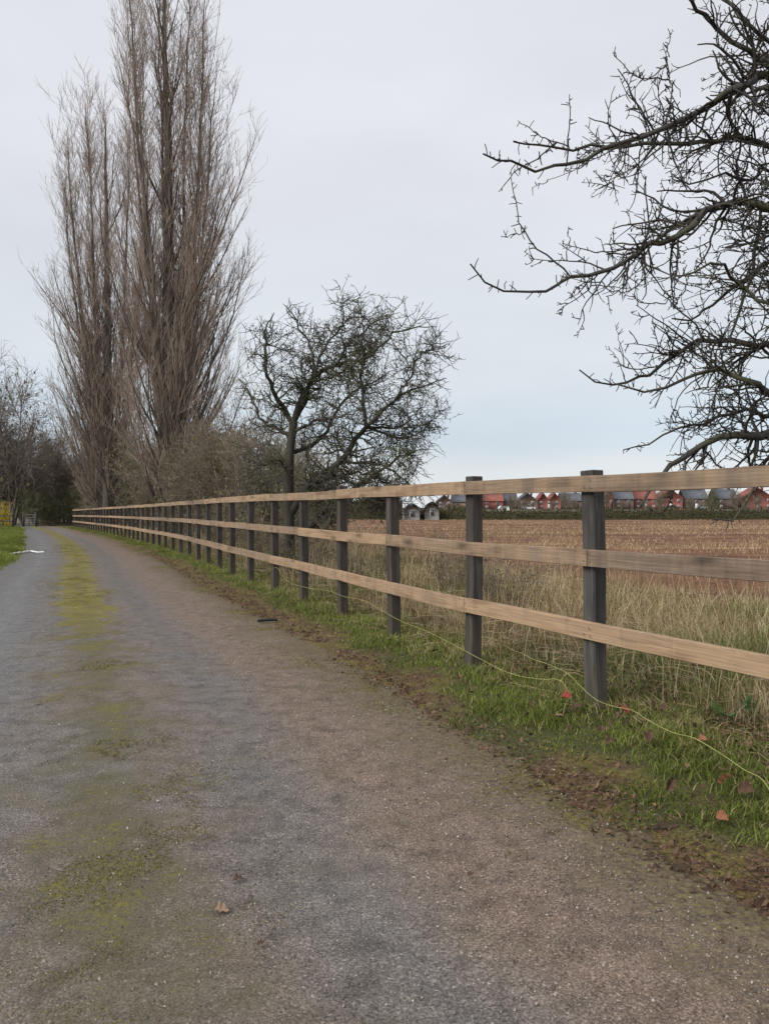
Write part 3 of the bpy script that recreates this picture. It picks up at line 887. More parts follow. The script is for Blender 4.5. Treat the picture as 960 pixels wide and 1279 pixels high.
# clods and crumbs of bare earth along the scraped edge of the verge
acc = Acc()
n = 9000
q = rng.uniform(0, 1, n); s = -4.0 + (np.exp(q * math.log(1 + 24 / 4.0)) - 1) * 4
u = -vw(s) + 0.10 + 0.12 * sstep(0, 4, s) + rng.normal(0, 0.17, n)
x, y = on_path(s, u)
kp = (fbm(x * 2.6, y * 2.6, 99) + 0.12 * sstep(0, 5, s) - 0.35 * green_mask(s, u)) > 0.47
s, u, x, y = s[kp], u[kp], x[kp], y[kp]; n = len(s)
z = np.maximum(vz(s, u), zg(x, y) - 0.01)
r = np.minimum(rng.gamma(1.6, 0.0045, n) + 0.003, 0.026)
oc = np.array([[1, 0, 0], [0, 1, 0], [-1, 0, 0], [0, -1, 0], [0, 0, 0.8]])
rv = oc[None] * (1 + 0.35 * rng.normal(size=(n, 5, 3))) * r[:, None, None]
V = rv + np.stack([x, y, z - 0.001], -1)[:, None, :]
acc.add(V, None, (np.arange(n)[:, None, None] * 5 + np.array([[0, 1, 4], [1, 2, 4], [2, 3, 4], [3, 0, 4]])[None]).reshape(-1, 3), tint=np.repeat(rng.beta(1.5, 2.5, n), 5))
M['crumb'] = bladed('earth_crumb', [(0.0, (0.035, 0.022, 0.014)), (0.5, (0.095, 0.058, 0.036)), (0.85, (0.19, 0.125, 0.08)), (1.0, (0.34, 0.27, 0.20))], translucent=0.0)
o = link('earth_crumbs', acc.mesh('earth_crumbs'), M['crumb']); o['kind'] = 'stuff'
tag(o, 'dark clods and crumbs of bare earth scraped along the verge edge', 'earth')

# small dead leaves and crumbs of leaf mould on the verge
M['litter'] = bladed('leaf_litter', [(0.0, (0.055, 0.036, 0.024)), (0.4, (0.115, 0.072, 0.045)), (0.75, (0.20, 0.125, 0.075)), (1.0, (0.30, 0.16, 0.09))], translucent=0.1)
acc = Acc()
n = 30000
q = rng.uniform(0, 1, n); s = -4.2 + (np.exp(q * math.log(1 + 26 / 3.5)) - 1) * 3.5
grp = rng.uniform(0, 1, n)
u = np.where(grp < 0.62, -vw(s) + rng.normal(0.16, 0.17, n), rng.normal(0.15, 0.30, n))
x, y = on_path(s, u)
keep = (fbm(x * 1.7, y * 1.7, 97) + 0.06 * sstep(1, 4, s) > np.where(grp < 0.62, 0.485 + 0.03 * (1 - sstep(-1, 3, s)), 0.56))
s, u, x, y = s[keep], u[keep], x[keep], y[keep]; n = len(s)
z = vz(s, u) + rng.uniform(0.0, 0.02, n)
r = np.minimum(rng.gamma(2.0, 0.0030, n) + 0.003, 0.014)
a_ = rng.uniform(0, 2 * pi, n); tl = rng.normal(0, 0.45, (n, 2))
e1 = np.stack([np.cos(a_), np.sin(a_), tl[:, 0]], -1) * r[:, None]; e2 = np.stack([-np.sin(a_), np.cos(a_), tl[:, 1]], -1) * (r * rng.uniform(0.4, 0.8, n))[:, None]
c = np.stack([x, y, z + r * 0.3], -1)
V = np.stack([c - e1, c + e2 * 0.9 - e1 * 0.1, c + e1, c - e2], 1)
acc.add(V, np.arange(n * 4).reshape(-1, 4), tint=np.repeat(rng.beta(1.6, 2.2, n) * 0.9, 4))
n = 4200                                   # a drift of dead leaves under the rails at the near end
s = rng.uniform(-4.0, 1.2, n); u = rng.normal(0.45, 0.42, n); x, y = on_path(s, u); kp = fbm(x * 1.9, y * 1.9, 98) > 0.44; s, u, x, y = s[kp], u[kp], x[kp], y[kp]; n = len(s)
z = vz(s, u) + rng.uniform(0.0, 0.07, n); r = np.minimum(rng.gamma(2.4, 0.0048, n) + 0.004, 0.017); a_ = rng.uniform(0, 2 * pi, n); tl = rng.normal(0, 0.7, (n, 2))
e1 = np.stack([np.cos(a_), np.sin(a_), tl[:, 0]], -1) * r[:, None]; e2 = np.stack([-np.sin(a_), np.cos(a_), tl[:, 1]], -1) * (r * rng.uniform(0.4, 0.8, n))[:, None]
c = np.stack([x, y, z + r * 0.3], -1); V = np.stack([c - e1, c + e2 * 0.9 - e1 * 0.1, c + e1, c - e2], 1)
acc.add(V, np.arange(n * 4).reshape(-1, 4), tint=np.repeat(rng.beta(1.3, 2.6, n), 4))
o = link('leaf_litter', acc.mesh('leaf_litter'), M['litter']); o['kind'] = 'stuff'
tag(o, 'brown leaf mould and small dead leaves strewn over the verge', 'leaves')

# ================================================================== trees
def w_px(px, py, Yd):
    return np.array([(px - 480) / 960 * Yd, Yd, H + (634 - py) / 960 * Yd])

def limb_from_px(rng, pts, Y0, Y1, r0, r1, k=14, jit=0.25):
    n = len(pts)
    res = []
    for i, (px, py) in enumerate(pts):
        yd = lerp(Y0, Y1, i / max(n - 1, 1)) + (rng.normal(0, jit) if 0 < i else 0)
        res.append(w_px(px, py, yd))
    P = smooth_poly(res, k)
    return P, np.linspace(r0, r1, k)

M['bark_dark'] = bark('apple_bark', (0.030, 0.027, 0.025), (0.085, 0.078, 0.070), (0.10, 0.105, 0.055), 0.55)
M['twig_dark'] = bark('apple_twig', (0.035, 0.031, 0.029), (0.075, 0.066, 0.060), (0.085, 0.09, 0.05), 0.35, 3)
M['bark_mid'] = bark('orchard_bark', (0.030, 0.027, 0.023), (0.085, 0.077, 0.063), (0.085, 0.088, 0.045), 0.25)
M['twig_mid'] = bark('orchard_twig', (0.055, 0.050, 0.042), (0.115, 0.105, 0.086), (0.105, 0.11, 0.055), 0.6, 3)
M['bark_pop'] = bark('poplar_bark', (0.062, 0.051, 0.043), (0.15, 0.124, 0.104), (0.11, 0.10, 0.07), 0.4, 2)
M['twig_pop'] = bark('poplar_twig', (0.25, 0.188, 0.156), (0.44, 0.340, 0.285), (0.15, 0.125, 0.095), 0.4, 1.5)
M['twig_scrub'] = bark('scrub_twig', (0.15, 0.125, 0.092), (0.33, 0.275, 0.205), (0.125, 0.125, 0.065), 0.6, 2)
M['twig_brown'] = bark('brown_twig', (0.15, 0.118, 0.090), (0.31, 0.245, 0.19), (0.13, 0.125, 0.075), 0.5, 2)
M['twig_red'] = bark('purple_twig', (0.13, 0.102, 0.088), (0.235, 0.187, 0.16), (0.10, 0.085, 0.07), 0.3, 1)
M['evergreen'] = bladed('evergreen_leaf', [(0.0, (0.060, 0.076, 0.036)), (0.5, (0.115, 0.135, 0.062)), (1.0, (0.18, 0.195, 0.10))], translucent=0.15)
M['scrub_leaf'] = bladed('scrub_leaf', [(0.0, (0.085, 0.080, 0.036)), (0.5, (0.15, 0.138, 0.066)), (1.0, (0.24, 0.205, 0.11))], translucent=0.15)
M['lichen'] = bladed('lichen', [(0.0, (0.055, 0.060, 0.022)), (0.5, (0.11, 0.115, 0.045)), (1.0, (0.20, 0.20, 0.10))], translucent=0.1)
M['yellow'] = bladed('yellow_bloom', [(0.0, (0.32, 0.23, 0.01)), (0.5, (0.62, 0.47, 0.015)), (1.0, (0.75, 0.62, 0.06))], translucent=0.2)

def pack(lists, m, origin=(0, 0, 0)):
    a = Acc(); org = np.asarray(origin)
    for P, R in lists:
        P = np.asarray(P); R = np.asarray(R)
        if P.ndim == 2: P, R = P[None], R[None]
        v, q = tubes(P - org, R, m); a.add(v, q)
    return a

def leafcloud(rng, pts, size, tint_mu=0.5, tint_sd=0.22, flat=0.5):
    n = len(pts)
    a = rng.normal(size=(n, 3)); a /= np.linalg.norm(a, axis=1, keepdims=True)
    bb = np.cross(a, rng.normal(size=(n, 3))); bb /= np.linalg.norm(bb, axis=1, keepdims=True)
    r = size * rng.uniform(0.6, 1.3, n)[:, None]
    V = np.stack([pts - a * r, pts + bb * r * flat, pts + a * r, pts - bb * r * flat], 1)
    ac = Acc(); ac.add(V, np.arange(n * 4).reshape(-1, 4), tint=np.repeat(np.clip(rng.normal(tint_mu, tint_sd, n), 0, 1), 4))
    return ac

# ---- near fruit tree at the right: trunk outside the frame, its boughs reach in
rng = rngof(101)
TB = np.array([6.6, 9.6, 0.0]); TB[2] = float(zg(6.6, 9.6)) - 0.05
tree = thing('fruit_tree', tuple(TB), 'big bare fruit tree reaching twisted dark branches in from the right edge', 'tree')
crown_pt = np.array([6.5, 9.5, 2.6])
trunk = smooth_poly([TB, TB + [0.05, -0.05, 1.0], TB + [-0.05, 0.0, 1.9], crown_pt, [6.6, 9.4, 4.2], [6.5, 9.6, 6.0], [6.2, 9.4, 7.6]], 20)
tr_r = np.interp(np.linspace(0, 1, 20), [0, 0.25, 0.4, 1], [0.24, 0.19, 0.16, 0.04])
link('trunk', pack([(trunk, tr_r)], 10, TB).mesh('trunk', True), M['bark_dark'], tree)
def tpt(z):
    i = np.argmin(np.abs(trunk[:, 2] - z)); return trunk[i]
def bough(pts, y0, y1, z0, r0, r1, k=18, jit=0.18):
    P, _ = limb_from_px(rng, pts, y0, y1, r0, r1, 40, jit)
    full = np.vstack([tpt(z0)[None], P[::3]])
    Q = smooth_poly(full, k)
    Q[2:-1] += rng.normal(0, 0.018, (k - 3, 3))
    return Q, np.interp(np.linspace(0, 1, k), [0, 0.35, 1], [r0 * 1.5, r0 * 1.15, r1 * 1.5])
boughs = [
    bough([(960, 99), (937, 103), (908, 117), (880, 134), (857, 150), (824, 162), (786, 178), (754, 188), (716, 202), (683, 209), (646, 206), (603, 193)], 9.0, 8.2, 5.2, 0.042, 0.006, 30),
    bough([(960, 183), (927, 171), (885, 177), (843, 181), (805, 183), (768, 185), (721, 185), (693, 183), (641, 178)], 9.6, 8.8, 4.8, 0.030, 0.006, 26),
    bough([(960, 258), (909, 258), (885, 258), (862, 282), (843, 298), (810, 305), (782, 326), (744, 343), (707, 345), (693, 361), (655, 366), (625, 362), (587, 330)], 8.8, 7.9, 3.9, 0.038, 0.005, 32),
    bough([(960, 430), (927, 427), (880, 425), (857, 437), (835, 452), (815, 465), (777, 479), (740, 479), (723, 462)], 9.2, 8.7, 3.0, 0.036, 0.005, 24),
    bough([(960, 488), (927, 474), (899, 460), (862, 469), (815, 493), (770, 480)], 8.4, 8.0, 2.6, 0.036, 0.006, 20),
    bough([(960, 541), (927, 540), (885, 552), (857, 568), (833, 589), (806, 616), (800, 632)], 9.0, 8.8, 2.2, 0.060, 0.010, 20, 0.06),
    bough([(960, 80), (918, 52), (885, 28), (857, 0), (835, -25)], 9.4, 8.8, 5.6, 0.034, 0.010, 18),
    bough([(960, 52), (930, 30), (904, 0), (880, -30)], 10.0, 9.6, 5.8, 0.030, 0.010, 16),
    bough([(955, 263), (941, 305), (937, 352), (918, 399), (905, 440)], 9.9, 9.7, 4.2, 0.030, 0.008, 18),
    bough([(960, 330), (925, 350), (890, 380), (862, 400), (838, 398)], 10.2, 9.8, 3.4, 0.030, 0.007, 18),
    bough([(965, 380), (935, 372), (905, 340), (880, 330), (850, 345)], 8.3, 8.0, 3.3, 0.024, 0.006, 18),
    bough([(970, 580), (948, 600), (940, 626), (915, 652), (892, 648)], 8.6, 8.4, 1.9, 0.020, 0.006, 16, 0.05),
    bough([(960, 215), (930, 225), (900, 215), (870, 230), (842, 222)], 10.4, 10.0, 4.5, 0.026, 0.006, 18),
    bough([(960, 520), (925, 512), (890, 525), (850, 535), (812, 552), (778, 562)], 10.2, 10.0, 2.5, 0.024, 0.005, 18),
]
# boughs on the far and right side, outside the frame, so that the crown is whole
for (dx, dy, dz, z0) in [(2.6, 0.6, 1.5, 3.0), (2.2, 2.2, 2.4, 4.0), (1.8, -1.6, 2.2, 4.5), (0.6, 2.8, 1.6, 3.2), (1.2, 0.4, 2.4, 6.0), (-0.4, 1.6, 2.6, 5.6), (2.8, -0.8, 0.4, 2.7), (0.2, -1.8, 1.8, 5.0)]:
    st_ = tpt(z0); P = smooth_poly([st_, st_ + np.array([dx * .4, dy * .4, dz * .55]), st_ + np.array([dx, dy, dz])], 18)
    P[2:] += rng.normal(0, 0.04, (16, 3)); boughs.append((P, np.linspace(0.05, 0.008, 18)))
side_px = [
    ([(721, 183), (718, 146), (714, 113)], 8.4, 0.008, 0.003), ([(693, 183), (669, 173), (643, 151)], 8.5, 0.007, 0.003),
    ([(693, 183), (669, 202), (646, 214), (634, 228), (622, 242)], 8.5, 0.008, 0.003), ([(726, 340), (707, 324), (674, 300), (655, 277), (648, 250), (641, 221)], 8.2, 0.010, 0.003),
    ([(805, 305), (768, 307), (735, 307), (703, 300)], 8.3, 0.009, 0.003), ([(655, 277), (640, 288), (624, 293)], 8.15, 0.005, 0.003),
    ([(718, 305), (710, 282)], 8.3, 0.005, 0.002), ([(824, 162), (832, 120), (826, 60)], 8.7, 0.009, 0.003), ([(843, 105), (800, 100), (768, 72)], 8.8, 0.008, 0.003),
    ([(850, 300), (847, 338), (833, 380)], 8.5, 0.012, 0.004), ([(815, 175), (805, 215), (797, 250), (785, 268)], 8.6, 0.009, 0.003), ([(860, 92), (820, 108), (803, 88)], 9.0, 0.009, 0.003),
    ([(800, 465), (780, 440), (768, 402)], 8.7, 0.006, 0.002), ([(790, 476), (775, 447), (757, 430)], 8.7, 0.005, 0.002), ([(830, 375), (795, 372), (792, 340)], 8.4, 0.006, 0.003),
    ([(885, 60), (868, 45), (852, 38)], 8.9, 0.006, 0.003), ([(840, 62), (838, 90), (850, 110)], 8.7, 0.007, 0.003), ([(833, 600), (845, 620), (832, 640), (812, 636)], 8.8, 0.012, 0.005)]
sideb = []
for pts, yd, r0, r1 in side_px:
    P, R_ = limb_from_px(rng, pts, yd, yd + rng.normal(0, 0.15), r0 * 1.25, r1 * 1.5, 12, 0.04); P[1:] += rng.normal(0, 0.008, (11, 3))
    allb = np.concatenate([b_[0][6:] for b_ in boughs[:14]] + [b_[0] for b_ in sideb])
    nr = allb[np.argmin(((allb - P[0]) ** 2 * [1, 0.15, 1]).sum(1))]            # join it to the nearest bough
    P = P + (nr - P[0]) * np.linspace(1, 0.25, 12)[:, None]; sideb.append((P, R_))
for P, R_ in boughs:
    link('bough', pack([(P, R_)], 7, TB).mesh('bough', True), M['bark_dark'], tree)
BP = np.stack([smooth_poly(P, 24) for P, R_ in boughs]); BR = np.stack([np.interp(np.linspace(0, 1, 24), np.linspace(0, 1, len(R_)), R_) for P, R_ in boughs])
in_frame = 14
SPp = np.stack([p for p, r_ in sideb]); SRr = np.stack([r_ for p, r_ in sideb])
c1, r1 = grow(rng, BP[:in_frame], BR[:in_frame], 540, 0.14, 0.74, (0.35, 1.2), (35, 85), 9, 0.20, 0.015, 0.5, 0.009, 0.4, 0.25)
c1b, r1b = grow(rng, BP[in_frame:], BR[in_frame:], 90, 0.2, 0.95, (0.4, 1.2), (35, 85), 8, 0.24, 0.0, 0.5, 0.006)
c2, r2 = grow(rng, c1, r1, 2100, 0.15, 1.0, (0.15, 0.50), (35, 85), 6, 0.17, 0.03, 0.7, 0.0080)
c2b, r2b = grow(rng, c1b, r1b, 380, 0.15, 1.0, (0.15, 0.6), (35, 90), 5, 0.28, 0.0, 0.65, 0.0048)
c3, r3 = grow(rng, c2, r2, 2300, 0.2, 1.0, (0.05, 0.18), (40, 90), 3, 0.16, 0.04, 0.9, 0.0068)
sp, spr = grow(rng, np.concatenate([BP[:in_frame]]), BR[:in_frame], 620, 0.35, 1.0, (0.04, 0.14), (45, 95), 3, 0.2, 0.05, 0.3, 0.0062, 0.8, 0)
sp2, spr2 = grow(rng, SPp, SRr, 220, 0.05, 1.0, (0.03, 0.10), (40, 95), 3, 0.2, 0.05, 0.95, 0.0055, 0.8, 0)
sp3, spr3 = grow(rng, c2, r2, 3200, 0.1, 1.0, (0.02, 0.06), (45, 95), 3, 0.2, 0.05, 1.0, 0.0068, 0.9, 0)
link('crown', pack([(SPp, SRr), (c1, r1), (c1b, r1b), (c2, r2), (c2b, r2b), (c3, r3), (sp, spr), (sp2, spr2), (sp3, spr3)], 3, TB).mesh('crown', True), M['twig_dark'], tree)

# ---- middle fruit tree just behind the fence
rng = rngof(202)
YM = 14.2
B0 = w_px(362, 720, YM); B0[2] = float(vz(*[float(c[0]) for c in to_su([B0[0]], [B0[1]])])) - 0.05
tree = thing('fruit_tree', tuple(B0), 'small bare fruit tree with rounded lichened crown in the middle behind the fence', 'tree')
tp = smooth_poly([B0, w_px(361, 640, YM), w_px(361, 600, YM), w_px(362, 566, YM), w_px(367, 527, YM)], 14)
link('trunk', pack([(tp, np.linspace(0.112, 0.075, 14))], 9, B0).mesh('trunk', True), M['bark_mid'], tree)
lp = [
    ([(366, 530), (352, 508), (337, 480), (330, 440), (332, 410), (342, 392)], 14.2, 13.6, 0.055, 0.008), ([(366, 530), (375, 500), (392, 470), (420, 455), (455, 448), (490, 420), (520, 408), (545, 412)], 14.2, 13.4, 0.055, 0.006),
    ([(366, 530), (385, 490), (392, 455), (380, 420), (365, 392), (355, 378)], 14.2, 15.0, 0.050, 0.006), ([(364, 640), (383, 610), (405, 592), (423, 577), (442, 552), (457, 533), (493, 500), (530, 480), (556, 473)], 14.2, 13.2, 0.085, 0.006),
    ([(376, 672), (396, 648), (413, 633), (450, 604), (485, 580), (512, 566), (535, 560)], 14.0, 13.4, 0.065, 0.007), ([(457, 533), (453, 490), (452, 450), (455, 410), (447, 378)], 13.6, 14.4, 0.036, 0.005),
    ([(362, 566), (380, 560), (402, 545), (418, 520), (430, 498), (460, 480), (495, 460)], 14.2, 15.2, 0.045, 0.006), ([(493, 500), (515, 465), (525, 442), (540, 436), (552, 436)], 13.3, 12.8, 0.025, 0.004),
    ([(366, 545), (345, 535), (325, 520), (312, 495), (305, 470)], 14.2, 15.0, 0.042, 0.006), ([(405, 592), (440, 590), (475, 600), (505, 612), (525, 606)], 14.0, 14.8, 0.034, 0.006),
    ([(392, 470), (405, 435), (425, 410), (430, 388), (412, 378)], 13.9, 14.8, 0.030, 0.005), ([(420, 455), (440, 425), (470, 400), (500, 392)], 13.8, 14.9, 0.028, 0.005),
    ([(457, 533), (490, 535), (515, 520), (528, 500)], 13.5, 14.8, 0.026, 0.005), ([(362, 590), (345, 575), (325, 580), (305, 570)], 14.2, 13.4, 0.030, 0.006),
    ([(423, 577), (455, 578), (488, 588), (515, 610), (530, 632)], 13.8, 13.2, 0.030, 0.005), ([(413, 590), (440, 605), (470, 622), (492, 640)], 14.0, 14.9, 0.028, 0.005),
    ([(362, 605), (340, 598), (322, 612), (308, 634)], 14.2, 14.8, 0.028, 0.005), ([(385, 607), (400, 600), (425, 615), (445, 640)], 14.0, 13.3, 0.026, 0.005),
    ([(457, 533), (490, 545), (512, 545), (534, 532), (550, 508)], 13.6, 14.2, 0.026, 0.005), ([(366, 540), (395, 525), (430, 520), (465, 505)], 14.2, 13.2, 0.032, 0.006)]
limbs = []
for pts, y0, y1, r0, r1_ in lp:
    P, R_ = limb_from_px(rng, pts, y0, y1, r0, r1_, 20, 0.10); P[3:] += rng.normal(0, 0.022, (17, 3)); limbs.append((P, R_))
    link('limb', pack([(P, R_)], 7, B0).mesh('limb', True), M['bark_mid'], tree)
LP_ = np.stack([p for p, r_ in limbs]); LR = np.stack([r_ for p, r_ in limbs])
c1, r1 = grow(rng, LP_, LR, 600, 0.08, 0.90, (0.3, 0.88), (30, 90), 9, 0.22, -0.03, 0.45, 0.0075, 0.4, 0.45)
c2, r2 = grow(rng, c1, r1, 3200, 0.12, 1.0, (0.2, 0.65), (30, 85), 5, 0.24, 0.03, 0.65, 0.0075)
c3, r3 = grow(rng, c2, r2, 6200, 0.2, 1.0, (0.06, 0.24), (35, 90), 4, 0.24, 0.03, 0.8, 0.0060)
c4, r4 = grow(rng, LP_, LR, 46, 0.7, 1.0, (0.2, 0.5), (15, 55), 6, 0.12, 0.10, 0.6, 0.005, 0.4, 0.2)
link('crown', pack([(c1, r1), (c2, r2), (c3, r3), (c4, r4)], 3, B0).mesh('crown', True), M['twig_mid'], tree)
cc = np.concatenate([c2[:, 2], c2[:, 3], c1[:, 4], c1[:, 6]])
ctr = w_px(430, 465, 14.0)
wgt = np.exp(-(((cc - ctr) * [1, 0.7, 1.5]) ** 2).sum(1) / 0.8); wgt2 = np.exp(-(((cc - w_px(455, 570, 14.0)) * [0.8, 0.7, 1.3]) ** 2).sum(1) / 0.9) * 0.6
wgt = wgt + wgt2 + 0.03
ii = rng.choice(len(cc), 5200, p=wgt / wgt.sum())
link('lichen', leafcloud(rng, cc[ii] + rng.normal(0, 0.06, (5200, 3)) - B0, 0.022).mesh('lichen'), M['lichen'], tree)['kind'] = 'stuff'

# ---- poplars
def poplar(seed, base, label, stems, fans, nt=(1700, 1300, 10000, 9500), k1=1.0):
    """stems (dx, dy, z0, z1, r0); fans (n, t0, t1, len lo, len hi, angle lo, hi, up, sideways bias)"""
    rng = rngof(seed)
    base = np.asarray(base, float)
    tr = thing('poplar_tree', tuple(base), label, 'tree', 'bare poplars behind the fence')
    TP = []
    for i, (dx, dy, h0, h1, r0) in enumerate(stems):
        k = 24
        f = np.linspace(0, 1, k); z = h0 + (h1 - h0) * f
        e = f ** 0.62
        wob = np.cumsum(rng.normal(0, 0.045, (k, 2)), axis=0) * (f[:, None] ** 0.5)
        TP.append((np.stack([dx * e + wob[:, 0], dy * e + wob[:, 1], z], -1), r0 * (1 - f) ** 0.9 + 0.012))
    link('trunk', pack([TP[0]], 9).mesh('trunk', True), M['bark_pop'], tr)
    for p, r_ in TP[1:]:
        link('stem', pack([(p, r_)], 7).mesh('stem', True), M['bark_pop'], tr)
    SPt = np.stack([p for p, r_ in TP]); SRt = np.stack([r_ for p, r_ in TP])
    ls, qs = [], []
    for (n, t0, t1, l0, l1, a0, a1, up, bx, which) in fans:
        P_, R_ = (SPt[:1], SRt[:1]) if which == 0 else (SPt, SRt)
        l_, q_ = grow(rng, P_, R_, n, t0, t1, (l0, l1), (a0, a1), 14, 0.055, up, 0.34, 0.013, 0.3, 0.25, bias=(bx, 0, 0))
        q_ = np.minimum(q_, np.linspace(0.055, 0.012, 14)[None, :]); ls.append(l_); qs.append(q_)
    l1, q1 = np.concatenate(ls), np.concatenate(qs)
    link('limbs', pack([(l1, q1)], 5).mesh('limbs', True), M['bark_pop'], tr)
    l2, q2 = grow(rng, l1, q1, nt[0], 0.10, 1.0, (0.9, 2.8), (10, 36), 6, 0.06, 0.11, 0.5, 0.0085, 0.4, 0.35)
    l2b, q2b = grow(rng, SPt, SRt, nt[1], 0.06, 1.0, (0.8, 2.8), (12, 40), 6, 0.06, 0.12, 0.16, 0.0090, 0.4, 0.45)
    a2, b2 = np.concatenate([l2, l2b]), np.concatenate([q2, q2b])
    b2 = np.minimum(b2, 0.016)
    l3, q3 = grow(rng, a2, b2, nt[2], 0.1, 1.0, (0.4, 1.5), (10, 40), 4, 0.08, 0.11, 0.7, 0.0076 * k1, 0.5, 0.3)
    l4, q4 = grow(rng, l3, q3, nt[3], 0.1, 1.0, (0.2, 0.7), (12, 46), 3, 0.10, 0.09, 0.8, 0.0066 * k1, 0.5, 0.2)
    link('crown', pack([(a2, b2), (l3, q3), (l4, q4)], 3).mesh('crown', True), M['twig_pop'], tr)
    return tr
def gz(x, y): return float(zg(x, y)) - 0.05
poplar(301, (-9.0, 32.3, gz(-9, 32.3)), 'tallest bare poplar, its top cut off by the upper edge of the photo',
       [(0.1, 0, 0, 26.0, 0.36), (-1.5, 0.3, 1.6, 22.0, 0.13), (1.5, -0.3, 2.4, 23.0, 0.13), (-0.7, 1.2, 2.5, 24.0, 0.11), (0.8, 1.3, 3.0, 24.5, 0.10), (-0.9, -1.2, 4.0, 24.5, 0.10), (1.9, 0.8, 4.5, 20.0, 0.09), (-1.7, -0.6, 6.0, 19.5, 0.08)],
       [(80, 0.04, 0.80, 3.5, 6.5, 14, 34, 0.085, 0.0, 1), (44, 0.45, 0.93, 2.2, 4.2, 14, 36, 0.09, 0.0, 1), (40, 0.02, 0.36, 5.2, 9.0, 26, 46, 0.074, 1.4, 0), (22, 0.02, 0.30, 4.0, 7.0, 24, 44, 0.078, -1.0, 0), (16, 0.015, 0.15, 3.0, 5.5, 34, 56, 0.08, 0.6, 0)])
poplar(302, (-16.9, 47.2, gz(-16.9, 47.2)), 'shorter bare poplar left of the tallest one, spreading over the road bend',
       [(-0.1, 0, 0, 26.0, 0.36), (-2.0, 0.3, 2.0, 23.6, 0.17), (2.2, 0.2, 2.2, 23.5, 0.15), (1.0, 1.2, 2.0, 25.3, 0.13), (-1.0, -1.0, 3.0, 25.4, 0.13), (-3.2, 0.6, 5.0, 22.0, 0.11), (-1.5, 1.2, 4.0, 24.7, 0.10)],
       [(90, 0.04, 0.82, 4.0, 8.0, 14, 34, 0.08, 0.0, 1), (44, 0.40, 0.93, 2.5, 4.8, 14, 36, 0.09, -0.2, 1), (48, 0.03, 0.46, 5.6, 9.2, 22, 38, 0.076, -1.7, 0), (24, 0.02, 0.22, 4.0, 8.0, 32, 52, 0.075, -1.0, 0), (18, 0.03, 0.35, 5.0, 9.0, 24, 42, 0.075, 1.2, 0)], (1900, 1300, 10500, 9500), 1.2)

# ---- scrub behind the fence: three kinds, copied
def shrub_meshes(seed, h, w, nst, twm, lfm, nl, n2, n3, thin=1.0):
    rng = rngof(seed)
    a0 = rng.uniform(0, 2 * pi, nst); out_ = rng.uniform(0.15, 0.55, nst)
    P = []
    for i in range(nst):
        hh = h * rng.uniform(0.55, 0.95); rr = w / 2 * out_[i] * 1.5
        b0 = np.array([cos(a0[i]) * 0.25, sin(a0[i]) * 0.25, 0])
        e = np.array([cos(a0[i]) * rr, sin(a0[i]) * rr, hh]); m_ = b0 * 0.5 + e * 0.5 + np.array([cos(a0[i]) * rr * 0.15, sin(a0[i]) * rr * 0.15, hh * 0.08])
        p = smooth_poly([b0, m_, e], 12); p[2:] += rng.normal(0, 0.04 * h / 4, (10, 3)); P.append(p)
    P = np.stack(P); R = np.tile(np.linspace(0.045, 0.012, 12), (nst, 1)) * (h / 4)
    c1, r1 = grow(rng, P, R, nst * 9, 0.08, 1.0, (0.22 * h, 0.45 * h), (25, 75), 7, 0.13, 0.06, 0.5, 0.011 * thin, 0.4, 0.4)
    c2, r2 = grow(rng, c1, r1, n2, 0.1, 1.0, (0.1 * h, 0.26 * h), (25, 75), 5, 0.15, 0.04, 0.7, 0.0085 * thin)
    c3, r3 = grow(rng, c2, r2, n3, 0.1, 1.0, (0.05 * h, 0.13 * h), (25, 75), 4, 0.15, 0.03, 0.8, 0.0065 * thin)
    ms = {'stems': pack([(P, R)], 6).mesh('stems', True), 'twigs': pack([(c1, r1), (c2, r2), (c3, r3)], 3).mesh('twigs', True)}
    ms['stems'].materials.append(twm); ms['twigs'].materials.append(twm)
    if nl:
        src = np.concatenate([c2[:, 3], c3[:, 1], c3[:, 3], c1[:, 5]])
        pts = src[rng.integers(0, len(src), nl)] + rng.normal(0, 0.03 * h, (nl, 3))
        pts[:, 2] = np.abs(pts[:, 2])
        ms['leaves'] = leafcloud(rng, pts, 0.011 * h + 0.012).mesh('leaves'); ms['leaves'].materials.append(lfm)
    return ms
KIND = {
    'olive': shrub_meshes(401, 4.2, 4.0, 9, M['twig_scrub'], M['scrub_leaf'], 2800, 1100, 2800),
    'brown': shrub_meshes(402, 4.6, 3.8, 10, M['twig_brown'], M['scrub_leaf'], 500, 1100, 2600),
    'round': shrub_meshes(403, 7.0, 6.5, 8, M['twig_red'], M['scrub_leaf'], 700, 1400, 3800, 1.3),
    'green': shrub_meshes(404, 5.0, 4.8, 8, M['twig_scrub'], M['evergreen'], 5200, 600, 1100),
    'bramble': shrub_meshes(405, 1.15, 1.9, 9, M['twig_brown'], M['scrub_leaf'], 350, 420, 700, 0.42),
}
def plant(name, kind, x, y, sc, rz, label, cat, group, sz=None, z=None):
    b = (x, y, gz(x, y) if z is None else z)
    r = thing(name, b, label, cat, group, rz); r.scale = (sc, sc, sz or sc)
    for k, me in KIND[kind].items():
        c = link(k, me, None, r)
        if k != 'stems': c['kind'] = 'stuff'
    return r
def px_at(px, Yd): return (px - 480) / 960 * Yd
def behind(px, yd, u):
    """spot u metres behind the fence where it is seen near the given bearing"""
    ss = np.arange(2, 86, 0.1); x, y = on_path(ss, u); i = int(np.argmin(np.abs(480 + 960 * x / y - px)))
    return float(x[i]), float(y[i])
